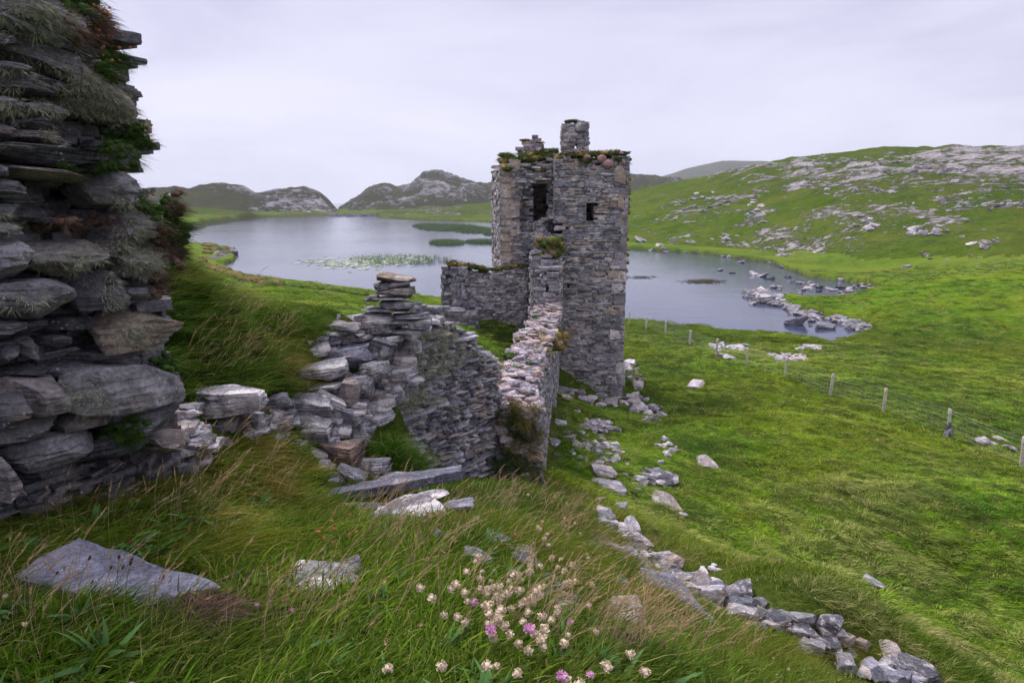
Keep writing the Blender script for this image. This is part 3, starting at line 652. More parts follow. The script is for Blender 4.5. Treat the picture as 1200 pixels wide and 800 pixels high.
# ------------------------------------------------------------------ middle wall facing the camera
w5 = empty('ruined_wall', (-1, 9.7, 8)); tag(w5, 'lichen covered ruined drystone wall between the rubble pile and the long curtain wall', 'stone wall'); a = Acc()
MW = [(-2.55, 8.15), (-2.05, 8.65), (-.52, 11.35)]
L5 = math.hypot(.5, .5)+math.hypot(1.53, 2.7)
mt = lin([0, .5, 1.0, 1.7, 2.3, 2.9, 3.3, L5], [zat(388, 8.4), zat(378, 8.7), zat(378, 9.1), zat(372, 9.6), zat(380, 10.1), zat(394, 10.6), zat(412, 11), zat(430, 11.2)])
masonry(a, MW, .85, lambda s: 6.9, mt, (.035, .085), (.10, .34), (), 'mid', out=.045, tilt=.06, ragged=.09, over=1.1)
for i in range(120):
    s = random.uniform(.2, L5); t = random.uniform(-.4, .4); k = (s-.7)/3.1; x_ = -2.05+1.53*k+t*.87; y_ = 8.65+2.7*k-t*.5; V_, F_ = tpl(i % 24, 'mid'); l = random.uniform(.12, .34)
    a.add(place(V_, (l, l*.7, l*random.uniform(.2, .4)), random.uniform(0, 6), random.uniform(-.2, .2), random.uniform(-.2, .2), (x_, y_, mt(s)+random.uniform(-.02, .08))), F_, random.random())
wm = wbuild(a, 'wall', M['wall_mid'], w5); foot_path(MW, .55)
bv = bvh_of([wm]); a = Acc()
for i in range(420):
    t = random.random()
    if t < .6: px_, py_ = random.gauss(478, 14), random.uniform(375, 480)
    elif t < .8: px_, py_ = random.gauss(520, 12), random.uniform(380, 440)
    else: px_, py_ = random.uniform(440, 590), random.uniform(380, 540)
    l, n_ = cast(bv, px_, py_)
    if l: blades(a, l, 30, .035, random.uniform(.04, .09), .004, n_, (0, 0), 1.0, .8, 3, m=0)
tag(wbuild(a, 'beard_lichen', M['lichen'], w5), kind='stuff')
# ------------------------------------------------------------------ great wall end at the left
lw = empty('left_wall_end', (-2.6, 3.9, 10.3)); lw.name = 'broken_wall_end'; tag(lw, 'dark massive drystone wall end towering over the left edge, hung with grey beard lichen', 'stone wall')
WD = Vector((.4, 1, 0)).normalized(); WN = Vector((WD.y, -WD.x, 0)); wang = math.atan2(1, .4)
def wallY(px, py, off=0): a_, c_ = ray(px, py); return (3.70+off)/(.4-a_)
STN = [(45,18,105,22,.1),(52,38,108,22,.05),(12,48,30,14,.05),(75,70,105,36,.02),(28,80,32,12,0),(130,112,84,52,.05),(62,100,75,22,0),(15,122,38,22,.05),(62,130,62,18,.02),(8,153,30,16,.05),(55,146,48,16,0),(62,162,60,15,0),
 (150,178,48,28,0),(62,183,130,23,.05),(130,196,34,12,0),(64,202,108,13,.07),(4,198,20,18,.04),(14,218,34,17,.06),(146,222,56,42,.08),(86,259,40,7,0),(186,262,24,20,0),(165,268,54,40,.02),
 (22,305,52,46,.06),(95,302,106,43,.04),(178,308,56,34,.04),(208,306,30,13,.02),(42,352,104,46,.07),(132,341,74,42,.04),(37,420,27,26,-.12),(64,410,30,24,-.12),(94,402,32,14,-.1),(12,414,26,34,-.1),
 (166,389,90,42,.06),(150,418,86,11,-.05),(145,455,138,54,.10),(58,463,64,42,.08),(15,484,50,38,.12),(180,493,74,44,.06),(40,510,84,38,0),(85,528,108,38,.02),(8,562,32,50,.1),(218,520,46,20,0),
 (128,85,60,20,.02),(20,20,60,24,.02),(100,60,60,16,0),(112,14,30,26,.0),(165,240,44,20,-.05),(20,247,60,16,-.05),(150,290,50,18,-.05),(190,345,46,18,-.06),(45,388,100,16,-.1),(110,380,60,16,-.06),(120,434,70,14,-.06),(60,440,50,14,-.08),(20,385,60,16,-.03),(115,490,60,30,-.05),(160,525,80,30,-.05),(20,268,44,14,-.0),(150,350,40,14,-.1)]
lwo = np.array(lw.location)
for i, (cx, cy, w_, h_, out_) in enumerate(STN):
    Yq = wallY(cx, cy); p = P(cx, cy, Yq); a_ = ray(cx, cy)[0]
    sn = abs(a_-.4)/(math.hypot(a_, 1)*math.hypot(.4, 1)); mp = mpp(p); dep = random.uniform(.35, .5)
    A1, B1 = P(cx-w_/2, cy, wallY(cx-w_/2, cy)), P(cx+w_/2*.92, cy, wallY(cx+w_/2*.92, cy)); A1.z = B1.z = p.z; p = (A1+B1)/2
    l_ = (B1-A1).length*1.02; hh = h_*mp*1.08; c = p+WN*(out_-dep/2)
    big = w_*h_ > 900
    V_, F_ = rock(300+i, 34 if big else 18, 16, .12 if h_ > 30 else .06, .03, .045, .80)
    ac = Acc(); tl = -.06+random.uniform(-.04, .04) + (-.10 if cy < 130 else 0)
    ac.add(place(V_, (l_, dep, hh), wang, 0, -tl*1.0, c-lw.location), F_, random.choice((.0, .2, .35, .5, .98, .6, .45)) if not cy > 500 else .97)
    nm = 'stone'
    ac.build(nm, M['wall_dark'], lw)
edge = lambda py: np.interp(py, [-60, 0, 20, 50, 80, 110, 150, 185, 205, 230, 260, 300, 330, 380, 440, 560], [40, 70, 90, 112, 125, 135, 140, 140, 118, 130, 158, 172, 170, 182, 184, 190])
def skp(x, y, z):
    px_, py_ = proj(x, y, z); return px_ > edge(py_) or (28 < px_ < 124 and 211 < py_ < 256)
def skp2(x, y, z):
    px_, py_ = proj(x, y, z); return px_ > edge(py_)
a = Acc(); q0 = Vector((-2.02, 4.2, 0))-WN*.52
masonry(a, [(q0-WD*2.9).to_2d(), (q0+WD*.1).to_2d()], .5, lambda s: 10.0, lambda s: 13.7, (.03, .09), (.08, .3), (), 'wall', both=False, skip=skp, out=.05, tilt=.06, sv=(0, .3), over=1.12)
q0 -= WN*.45
masonry(a, [(q0-WD*2.9).to_2d(), (q0-WD*.1).to_2d()], .5, lambda s: 10.0, lambda s: 13.6, (.1, .2), (.2, .5), (), 'wall', both=False, skip=skp2, out=.05, sv=(0, .3), over=1.15)
q0 -= WN*.5
masonry(a, [(q0-WD*2.9).to_2d(), (q0-WD*.1).to_2d()], .5, lambda s: 10.0, lambda s: 13.6, (.2, .3), (.4, .8), (), 'wall', both=False, skip=skp2, out=.03, sv=(0, .2), over=1.25)
for (px_, py_) in ((40, 225), (80, 222), (110, 235), (60, 190), (100, 200)):
    V_, F_ = tpl(px_ % 24, 'wall'); a.add(place(V_, (1.5, .4, .9), wang, 0, 0, P(px_-10, py_, wallY(px_-10, py_))-WN*.85-WD*.35), F_, .1)
wbuild(a, 'core', M['wall_dark'], lw)
bpy.context.view_layer.update()
lwm = [c for c in lw.children]
bv = bvh_of(lwm)
a = Acc(); g1 = Acc()
def hair(pxc, pyc, sx, sy, n, ln=(.012, .032)):
    for _ in range(int(n*1.1)):
        l, n_ = cast(bv, random.gauss(pxc, sx), random.gauss(pyc, sy))
        if l and l.y < 6: blades(a, l, 16, .022, random.uniform(*ln), .002, tuple(n_+Vector((.1, -.2, -.1))), (.1, 0), 1.1, 1.0, 3, m=0)
for q_ in ((120,115,24,12,110),(100,92,26,8,60),(150,125,12,12,60),(60,60,26,10,46),(30,12,22,8,70),(8,95,9,8,30),(10,130,10,7,36),(55,122,8,6,22),(175,262,12,20,120),(172,300,18,10,110),(158,292,10,8,40),(60,15,30,8,70),
           (105,305,20,8,50),(132,345,6,12,26),(155,388,8,8,40),(90,20,16,14,50),(12,262,12,5,26),(108,470,9,5,18),(92,455,9,6,12),(180,215,6,14,50),(64,160,6,5,12),(20,355,12,5,10),(70,300,20,6,20),(140,180,10,8,30),(196,300,8,10,40),(165,240,10,8,30)): hair(q_[0], q_[1], q_[2]*1.35, q_[3]*1.35, q_[4])
tag(wbuild(a, 'beard_lichen', M['lichen'], lw), kind='stuff')
a = Acc()
for (cx, cy, sx, sy, n, m_) in ((130,72,7,9,30,0),(110,38,10,12,50,1),(120,25,8,6,30,1),(145,170,13,8,34,0),(158,152,6,6,16,0),(208,298,6,6,30,1),(182,330,6,8,26,1),(172,243,6,4,18,0),(200,262,8,14,40,0),(206,240,6,8,20,1),(86,262,30,4,20,1),(70,195,3,3,3,0),(150,508,12,7,30,0),(195,425,8,5,20,0),(190,283,9,9,30,1),(140,195,12,5,10,0),(98,5,12,8,24,0),(213,275,6,12,30,0)):
    for _ in range(n):
        px_, py_ = random.gauss(cx, sx), random.gauss(cy, sy); l, n_ = cast(bv, px_, py_)
        if not l or l.y > 6: 
            Yq = wallY(min(px_, 215), py_)+.1; l = P(px_, py_, Yq); n_ = Vector((.6, -.5, .4))
            if (px_-cx) > sx*1.0: continue
        mound(a, l, .028, .02, .5, 4, 0 if m_ == 0 else 1); blades(a, l, 26, .03, random.uniform(.04, .08), .003, tuple(n_+Vector((.2, 0, .6))), (.1, 0), 1.1, .7, 3, m=m_)
tag(wbuild(a, 'cushion_plants', [M['green_cushion'], M['heather']], lw), kind='stuff')
foot_path([(-3.6, 3.0), (-2.5, 4.6)], .33, .2)
# ------------------------------------------------------------------ single stones near the camera (px centre, size in px -> real size at its distance)
SN = 0
def stone(px, py, w, h, label, Y=None, mat='rubble', rz=None, tilt=0., tip=0., dr=.8, up=.0, name='stone', sv=None, group=None, n=20, cuts=7, rnd=.14, cat='stone', seed=None, strata=.04, sharp=.82):
    global SN; SN += 1
    if Y is None: q = gh(px, py+h*.35); Y = q.y if q else 6
    p = P(px, py, Y); mp = mpp(p); L_ = w*mp; hh = h*mp; dd = L_*dr
    # height seen is side height plus part of the top surface
    hh = max(.03, hh-dd*.28) if h > 10 else hh
    V_, F_ = rock(seed or 900+SN, n, cuts, rnd, strata, .06, sharp); ac = Acc()
    ac.add(place(V_, (L_*1.04, dd, hh*1.05), 0, 0, 0), F_, random.random() if sv is None else sv)
    o = ac.build(name, M[mat]); o.location = (p.x, p.y+dd*.25, p.z+up); o.rotation_euler = (tip, -tilt, rz if rz is not None else random.uniform(-.3, .3))
    tag(o, label, cat, group); return o
RP = [ # rubble pile: cx, cy, w, h, Y, material, tilt, label
 (352,402,36,16,7.9,'pale',-.05,'mottled flat stone at the upper left edge of the rubble pile beside the grassy bank'),
 (373,411,26,20,7.8,'pale',.3,'small pale tilted stone next to the mottled flat stone on the pile'),
 (408,420,56,36,7.9,'blueslab',.12,'large square edged grey block with a flat top high on the rubble pile'),
 (446,414,32,36,8.0,'wall_mid',-.3,'dark angular block wedged upright against the ruined wall beside the square edged block'),
 (412,397,44,14,8.3,'rubble',.05,'low rounded slab under the pale pointed boulder on the pile'),
 (436,378,52,34,8.5,'pale',.1,'pale pointed boulder at the foot of the stacked slabs'),
 (452,398,40,14,8.4,'pale',.05,'flat pale slab right of the pale pointed boulder'),
 (371,437,66,32,7.4,'rubble',.08,'long grey block with a shaded undercut on the left of the rubble pile'),
 (380,455,38,13,7.2,'rubble',.1,'thin slab wedged under the long undercut grey block'),
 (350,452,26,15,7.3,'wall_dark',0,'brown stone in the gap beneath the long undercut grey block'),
 (339,455,19,14,7.3,'pale',-.3,'small bluish white stone at the left edge of the pile'),
 (408,462,27,38,7.3,'blueslab',.05,'upright dark blue grey block in the middle of the pile'),
 (438,437,40,32,7.7,'wall_mid',.25,'leaning grey plate behind the upright dark block'),
 (424,455,24,30,7.5,'wall_mid',.1,'rough grey block right of the upright dark block'),
 (385,472,38,22,7.0,'pale',-.55,'white flecked slab sloping down in the middle of the pile'),
 (356,477,64,32,6.8,'rubble',-.08,'broad smooth grey stone on the left flank of the pile'),
 (357,506,60,40,6.5,'pale',-.1,'big pale boulder below the broad smooth stone'),
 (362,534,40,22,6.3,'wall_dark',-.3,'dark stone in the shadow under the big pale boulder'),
 (396,535,52,42,6.4,'rusty',-.1,'rust coloured angular boulder low on the rubble pile'),
 (368,549,44,18,6.1,'rubble',.05,'flat brownish slab left of the rust coloured boulder'),
 (380,565,40,24,5.9,'rubble',.1,'grey slab just above the long fallen slab at its left end'),
 (411,558,36,20,6.0,'blueslab',-.5,'small bluish wedge shaped stone above the long fallen slab'),
 (438,549,38,26,6.2,'wall_mid',.05,'square grey block beside the grass tussock above the long slab'),
 (455,566,44,9,6.0,'rubble',.15,'thin flat stone lying just behind the long fallen slab'),
 (318,519,32,23,5.8,'wall_mid',0,'squarish grey stone left of the big pale boulder'),
 (282,501,20,15,5.3,'pale',0,'little pale stone under the whitish lichened boulder'),
 (296,491,22,20,5.4,'wall_mid',0,'small dark stone right under the whitish lichened boulder'),
 (265,472,80,44,5.15,'pale',.05,'wide whitish lichened boulder to the right of the broken wall end'),
 (225,520,50,20,4.5,'wall_mid',.05,'low grey stone at the foot of the broken wall end'),
 (300,507,30,14,5.5,'rubble',0,'low stone half buried beside the squarish grey stone'),
 (330,495,26,16,6.0,'rubble',.1,'small stone between the grassy bank and the big pale boulder'),
 (418,600,50,14,5.2,'rubble',0,'flat grey stone in the gap beneath the long fallen slab'),
 (470,605,92,34,4.9,'pale',.08,'broad pale slab lying in the grass under the long fallen slab'),
 (538,594,36,14,5.0,'blueslab',.1,'dark edged flat stone under the right end of the long fallen slab'),
 (505,583,40,14,5.3,'pale',.05,'pale flat stone tucked under the middle of the long fallen slab'),
 (398,620,40,16,4.7,'rubble',0,'small stone in the grass below the left end of the long slab'),
 (557,628,34,46,4.6,'blueslab',-.7,'narrow slate leaning in the grass below the curtain wall'),
 (462,440,50,24,8.2,'wall_mid',.1,'block at the left end of the ruined wall under its lichen'),
 (446,470,46,22,7.9,'pale',.05,'pale squared block at the lower left of the ruined wall'),
 (440,492,40,20,7.6,'wall_mid',.1,'stone above the big grass tussock beside the ruined wall'),
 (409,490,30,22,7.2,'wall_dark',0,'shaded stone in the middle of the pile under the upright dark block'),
 (330,560,30,18,5.4,'rusty',0,'reddish stone at the edge of the long grass left of the pile'),
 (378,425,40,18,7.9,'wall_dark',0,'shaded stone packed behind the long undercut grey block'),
]
M['rusty'] = stone_mat('rusty_stone', 1.1, .25, 1.2, .03, (1.2, .9, .72))
for (cx, cy, w_, h_, Y, mt_, tl, lb) in RP: 
    kw = dict(cuts=4, sharp=.92, rnd=.12, seed=4242) if 'whitish' in lb and 'wide' in lb else {}
    o = stone(cx, cy, w_, h_, lb, Y, mt_, tilt=tl, dr=random.uniform(.6, .85), group='stones of the rubble pile', **kw); FOOT.append((o.location.x, o.location.y, w_*mpp(o.location)*.42))
# filler stones in the pile
for i in range(170):
    px, py = random.uniform(338, 482), random.uniform(395, 575)
    if px+py < 775: continue
    if (px > 425 and py > 505) or (px > 455 and py > 480): continue
    Y = float(np.interp(py, [395, 440, 480, 530, 580], [8.4, 7.7, 7.1, 6.5, 5.9]))+.18+(.45 if px > 415 else 0)
    o = stone(px, py, random.uniform(16, 38), random.uniform(12, 24), 'small shaded stone packed between the larger blocks of the rubble pile', Y, random.choice(('wall_mid', 'rubble', 'pale')), tilt=random.uniform(-.3, .3), n=10, group='small filler stones in the rubble pile')
    FOOT.append((o.location.x, o.location.y, .14))
for i in range(64):
    px, py = random.uniform(208, 342), random.uniform(470, 552)
    if abs(px-265) < 44 and py < 492: continue
    o = stone(px, py, random.uniform(18, 46), random.uniform(14, 28), 'small stone in the low rubble between the wall end and the rubble pile', 4.75+.012*(px-222)-(py-500)*.006, random.choice(('wall_mid', 'wall_dark', 'pale')), tilt=random.uniform(-.2, .2), n=10, group='small stones beneath the whitish boulder'); FOOT.append((o.location.x, o.location.y, .12))
for i in range(26):
    px, py = random.uniform(425, 480), random.uniform(520, 578)
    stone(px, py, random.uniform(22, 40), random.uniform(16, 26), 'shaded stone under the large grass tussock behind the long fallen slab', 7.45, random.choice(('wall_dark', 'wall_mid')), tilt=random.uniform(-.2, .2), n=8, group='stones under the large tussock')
# stack of flat slabs at the highest point of the wall
for (cx, cy, w_, h_, mt_, tl, lb) in ((463,327,46,8,'rubble',-.12,'topmost thin slab of the stacked slabs, jutting right'),(458,335,42,8,'wall_mid',0,'second slab from the top of the stacked slabs'),(462,342,44,8,'rubble',0,'third slab of the stacked slabs, below the two thin ones'),
    (452,350,54,12,'wall_mid',.02,'thick slab in the middle of the stacked slabs'),(435,350,18,10,'wall_dark',0,'small dark stone at the left of the stacked slabs'),(466,358,48,9,'rubble',0,'thin slab below the thick middle slab of the stack'),(450,364,54,10,'wall_mid',-.03,'wide slab low in the stack of slabs'),
    (480,370,42,10,'blueslab',.04,'bluish slab jutting right at the bottom of the stack'),(462,378,56,12,'wall_mid',0,'bottom slab of the stack resting on the ruined wall'),(484,361,20,8,'rubble',0,'little slab at the right shoulder of the stack'),(488,380,34,9,'rubble',0,'flat stone right of the bottom slab of the stack'),(440,388,50,14,'wall_mid',0,'flat block under the left of the stacked slabs'),(475,389,60,12,'wall_mid',0,'broad block carrying the stack of slabs')):
    stone(cx, cy, w_, h_+1, lb, 8.5, mt_, tilt=tl, dr=.75, rz=random.uniform(-.2, .2), group='stacked flat slabs', n=16, sharp=.85, rnd=.12, name='slab', cat='slab')
# long fallen slab
def slab_from(pts, thick, name, label, mat, cat='slab', n=30, seed=1, drop=0):
    # pts: four world corners of its upper face
    V_, F_ = cube(n); V_ = V_.copy(); u = (V_[:, 0]+1)/2; v = (V_[:, 1]+1)/2; A_, B_, C_, D_ = [np.array(p) for p in pts]
    base = ((1-u)*(1-v))[:, None]*A_+(u*(1-v))[:, None]*B_+(u*v)[:, None]*C_+((1-u)*v)[:, None]*D_
    cen = base.mean(0); s = V_/np.linalg.norm(V_, axis=1)[:, None]
    base[:, 2] -= (1-V_[:, 2])/2*thick
    e = np.minimum(1-np.abs(V_[:, 0]), 1-np.abs(V_[:, 1])); nz = fbm3(base*5+seed, 4, seed)
    base[:, 2] += nz*.03*(V_[:, 2] > .9)-((e < .05) & (V_[:, 2] > .9))*.006
    k = (np.abs(V_[:, 0]) > .99) | (np.abs(V_[:, 1]) > .99); st = vnoise(np.c_[base[:, 0]*5, base[:, 1]*5, base[:, 2]*45], seed)
    base[:, :2] += (base[:, :2]-cen[:2])*(fbm3(base*[7, 7, 3]+seed*2, 3, seed)*.16+st*.012)[:, None]*k[:, None]
    ac = Acc(); ac.add(base-cen, F_, .3); o = ac.build(name, M[mat], smooth=True); o.location = cen; tag(o, label, cat); return o
sl = slab_from([P(364, 584, 5.35), P(545, 551, 6.0), P(538, 543, 6.35), P(392, 570, 5.8)], .085, 'fallen_slab', 'long narrow grey slab fallen across the foreground rubble', 'blueslab', seed=3)
for t in np.linspace(0, 1, 8): q = P(364+180*t, 588-36*t, 5.4+.7*t); FOOT.append((q.x, q.y, .25))
def gp(px, py, dz=0): q = gh(px, py); return Vector((q.x, q.y, q.z+dz))
qs = [gp(60, 706, .10), gp(190, 706, .12), gp(258, 684, .16), gp(92, 634, .16)]
o = slab_from([P(14,672,2.75), P(150,710,2.5), P(256,684,2.66), P(92,628,3.15)], .22, 'ground_slab', 'flat grey slab with white lichen spots lying in the grass at lower left', 'blueslab', seed=8)
FOOT += [(o.location.x, o.location.y, .34), (o.location.x-.28, o.location.y-.05, .27), (o.location.x+.3, o.location.y-.05, .25), (o.location.x+.1, o.location.y-.25, .12), (o.location.x-.15, o.location.y-.25, .12)]
for (cx, cy, w_, h_, mt_, tl, lb, nm) in ((372,690,86,22,'pale',0,'flat pale stone half hidden by grass left of the thrift flowers','stone'),(405,672,34,22,'wall_mid',.1,'small dark stone behind the half hidden flat stone in the grass','stone'),
    (782,703,78,44,'blueslab',-.35,'big tilted grey boulder right of the thrift flowers','boulder'),(722,733,72,36,'wall_mid',.2,'dark angular boulder left below the tilted grey boulder','boulder'),
    (835,745,66,14,'rubble',-.65,'narrow stone edge running down right from the tilted boulder','stone'),(818,722,52,16,'blueslab',-.75,'thin dark slate leaning against the right side of the tilted boulder','stone'),(652,715,60,22,'wall_mid',-.3,'grey stone behind the cluster of faded thrift heads','stone'),(745,665,50,20,'pale',-.5,'pale stone on the rim above the tilted grey boulder','stone'),
    (620,665,40,20,'blueslab',-.6,'slate lying in the grass between the seed grass and thrift','stone'),(690,645,30,16,'pale',-.2,'small pale stone in the thrift on the rim','stone')):
    o = stone(cx, cy, w_, h_, lb, None, mt_, tilt=tl, name=nm, up=.02, cat=nm); FOOT.append((o.location.x, o.location.y, w_*mpp(o.location)*.3))
for (cx, cy, w_, h_) in ((700,640,34,16),(640,690,40,14),(610,652,30,14),(560,660,34,16),(720,690,36,18),(668,668,26,14),(585,640,26,14),(690,715,40,18),(520,640,30,14)):
    o = stone(cx, cy, w_, h_, 'stone showing through the grass around the thrift on the rim', None, random.choice(('wall_mid', 'pale', 'rubble')), tilt=-.25, up=.03, group='stones among the thrift'); FOOT.append((o.location.x, o.location.y-.05, .10))
# ------------------------------------------------------------------ loose stones in strips and scatters (shared meshes, one object each)
LT = []
for k in range(14):
    V_, F_ = rock(50+k, 11, 8, .2, .04, .07, .7); ac = Acc(); ac.add(V_, F_, k/14); LT.append((V_, F_))
LM = {}
QUEUE = []
def loose(px, py, sz, label, group, mat='pale', flat=None, name='stone', ground=None, z=None, cat='stone', fr=.0):
    if z is not None: a_, c_ = ray(px, py); Y = (z-H)/c_; p = Vector((a_*Y, Y, z))
    else: p = gh(px, py, 6.5)
    if p is None: return
    QUEUE.append((sz if group else 999, p, sz, label, group, mat, flat or random.uniform(.3, .6), name, cat, fr))
    if p.y < 60: FOOT.append((p.x, p.y, sz*mpp(p)*.42))
def flush():
    tot = {}; rest = {}
    for k_, p, sz, label, group, mat, f, name, cat, fr in sorted(QUEUE, key=lambda q: -q[0]):
        tot[name] = tot.get(name, 0)+1; s = sz*mpp(p); k = random.randrange(14)
        sc = (s, s*random.uniform(.55, .9), s*f); rot = (random.uniform(-.3, .3), random.uniform(-.3, .3), random.uniform(0, 6.3)); loc = (p.x, p.y, p.z+s*f*(.18-fr))
        if tot[name] > (330 if name == 'stone' else 285):
            ac = rest.setdefault((name, mat), Acc()); M_4 = np.array(Matrix.Translation(loc)@Euler(rot).to_matrix().to_4x4()); ac.add((LT[k][0]*np.array(sc))@M_4[:3, :3].T+M_4[:3, 3], LT[k][1], random.random()); continue
        key = (k, mat, name)
        if key not in LM:
            ac = Acc(); ac.add(LT[k][0], LT[k][1], k/14.); o = ac.build(name, M[mat]); LM[key] = o.data; bpy.data.objects.remove(o)
        o = bpy.data.objects.new(name, LM[key]); COL.objects.link(o); o.scale = sc; o.rotation_euler = rot; o.location = loc; tag(o, label, cat, group)
    for nm in ('stone', 'rock'):
        ms = [m_ for (n_, m_) in rest if n_ == nm]
        if not ms: continue
        ac = Acc()
        for i, m_ in enumerate(ms):
            r_ = rest[(nm, m_)]
            for v_, f_, c_ in zip(r_.v, [f-0 for f in r_.f], r_.c): ac.v.append(v_); ac.c.append(c_)
            for f_ in r_.f: ac.f.append(f_+ac.n); ac.mi.append(np.full(len(f_), i, np.int32))
            ac.n += r_.n
        tag(ac.build('small_'+nm+'s', [M[m_] for m_ in ms]), 'smallest loose stones strewn between the larger ones on the slope' if nm == 'stone' else 'smallest rocks strewn along the shore and over the hillside', nm+'s', kind='stuff')
def strip(pl, n, w, sz, label, group, mats=('pale', 'pale', 'rubble'), **k):
    pl = [Vector(p) for p in pl]; sg = [(pl[i+1]-pl[i]).length for i in range(len(pl)-1)]; T = sum(sg)
    for i in range(n):
        s = random.random()*T
        for j, l in enumerate(sg):
            if s <= l: break
            s -= l
        q = pl[j].lerp(pl[j+1], s/l); d = (pl[j+1]-pl[j]).normalized(); o_ = random.gauss(0, w*.5)
        loose(q.x-d.y*o_, q.y+d.x*o_, random.triangular(sz[0], sz[1], sz[0]), label, group, random.choice(mats), **k)
strip([(700,602), (722,636), (745,655), (778,682), (800,700)], 110, 22, (10, 38), 'pale tumbled stone in the upper part of the rubble strip below the foreground rim', 'stones of the upper rubble strip', fr=-.3)
strip([(800,698), (842,706), (880,722), (920,740), (975,762), (1030,785), (1085,812)], 110, 20, (15, 50), 'angular grey stone in the lower rubble strip running to the bottom right corner', 'stones of the lower rubble strip', mats=('rubble', 'pale', 'pale', 'blueslab'), fr=-.2)
strip([(738,425), (745,445), (742,470), (775,492)], 66, 9, (7, 22), 'stone in the pale scree heap at the right foot of the tower', 'stones at the right foot of the tower')
strip([(660,462), (690,472), (735,475)], 24, 6, (7, 20), 'stone lying along the foot of the tower beside the curtain wall', 'stones along the foot of the tower')
for (cx, cy, sx, sy, n, lb) in ((700,500,18,9,26,'pale stone of the small scatter just below the tower on the grass'),(712,535,14,16,26,'pinkish pale stone of the scatter halfway down the slope under the tower'),(765,560,26,10,24,'pale stone around the big flat rock on the slope right of centre'),(782,525,16,8,9,'pale stone in the scatter above the big flat rock on the slope'),(705,575,12,12,26,'pale stone in the scatter at the top of the rubble strip'),(680,515,22,26,30,'small stone half sunk in the grass right of the curtain wall'),(836,668,18,5,5,'white pointed stone standing just above the lower rubble strip')):
    for i in range(n): loose(random.gauss(cx, sx*.6), random.gauss(cy, sy*.6), random.triangular(6, 20, 8), lb, 'stones scattered over the slope')
for (px, py, s_, lb) in ((775,563,62,'big flat pale rock lying on the grass slope below the tower'),(706,553,34,'pair-forming flat pale rock on the slope, upper left of the rubble strip'),(827,544,32,'dark isolated rock with a brown top on the green slope'),(815,452,24,'single pale stone on the grass right of the tower foot'),(778,590,44,'dark slab edge sunk in the turf just below the big flat pale rock'),(1023,683,30,'low pale stone alone in the long grass of the right hand field'),(712,572,44,'flat pinkish rock at the head of the upper rubble strip'),(802,603,14,'tiny lone stone in the grass below the dark slab edge')):
    loose(px, py, s_, lb.replace('pair-forming ', ''), None, 'wall_mid' if 'dark' in lb else 'pale', flat=.28)
for i, (px, py) in enumerate(((1151,518),(1163,521),(1178,523),(1171,515),(1187,527))): loose(px, py, random.uniform(9, 17), 'pale stone in the small heap beside the right hand fence posts', 'stones beside the fence')
# ------------------------------------------------------------------ outcrops by the shore beyond the fence
for (px, py, w_, n, lb) in ((856,408,40,26,'pale flat outcrop stone on the turf left of the bay'),(920,419,40,30,'pinkish ribbed outcrop stone on the turf near the waterline'),(850,418,10,6,'low pale stone under the left turf outcrop'),(948,408,26,14,'pale stone on the turf edge by the water')):
    for i in range(n): loose(px+random.uniform(-.5, .5)*w_, py+random.uniform(-6, 6)*(.6 if w_ > 30 else .4), random.triangular(7, 19, 9), lb, 'stones of the turf outcrops', flat=.3)
# ------------------------------------------------------------------ rocks in the bay
def bay(px, py, s_, lb, g_='rocks in the water of the bay', mat='bay', flat=None): loose(px, py, s_, lb, g_, mat, flat or random.uniform(.3, .45), z=0.0, name='rock', cat='rock')
strip([(873,345), (905,352), (925,358), (955,367), (985,377), (1020,386)], 120, 8, (7, 24), 'rock of the dark and pale causeway of boulders reaching into the bay', 'boulders of the bay causeway', mats=('bay', 'pale', 'bay', 'wall_mid'), z=0.0, name='rock', cat='rock', flat=.42)
for (px, py, s_, lb) in ((933,380,28,'largest dark rounded rock alone in the water beside the causeway'),(967,384,24,'long dark rock just outside the causeway'),(944,399,17,'dark rock in the water close to the near bank'),(927,396,15,'low dark rock left of the near bank rocks'),(989,400,16,'dark rock at the right end of the near bank'),(900,349,24,'flat whitish slab at the tip of the causeway'),(886,346,18,'pale slab at the far tip of the causeway'),(912,350,18,'white topped rock near the tip of the causeway'),(989,329,11,'single white boulder at the edge of the far inlet'),(893,324,16,'pale rock in the middle of the bay'),(884,322,14,'grey rock in the middle of the bay beside a pale one'),(904,327,9,'small round rock in the middle of the bay'),(844,317,9,'little white rock far out in the bay'),(858,320,8,'little dark rock far out in the bay'),(950,382,6,'tiny dark rock between the lone rock and the causeway'),(868,308,9,'white stone off the far shore of the bay')):
    bay(px, py, s_, lb, mat='pale' if ('white' in lb or 'pale' in lb) else 'wall_dark')
for i in range(46): bay(random.uniform(905, 1030), random.gauss(338, 6), random.triangular(4, 14, 5), 'small dark rock in the shallow inlet behind the causeway', 'small rocks of the far inlet', random.choice(('bay', 'wall_dark', 'pale')))
for i in range(26): bay(random.gauss(1025, 8), random.gauss(343, 3), random.triangular(5, 12, 6), 'rock at the grassy head of the inlet', 'rocks at the head of the inlet', random.choice(('bay', 'wall_dark')))
# far shore
for i in range(50):
    t = random.random(); px = 738+t*190; py = np.interp(px, [738, 781, 824, 863, 898, 928], [292.5, 295, 297.5, 303.5, 307, 317])-random.uniform(0, 3); bay(px, py, random.triangular(4, 12, 5), 'rock along the far shoreline under the right hand hill', 'rocks along the far shoreline', random.choice(('wall_dark', 'bay', 'pale')))
for (px, py, s_, lb) in ((752,283,18,'large white boulder on the far shore nearest the tower'),(773,289,16,'white rock with green top on the far shore'),(780,293,12,'ochre stained rock on the far shore')): loose(px, py, s_, lb, None, 'pale', flat=.35, name='boulder', cat='boulder')
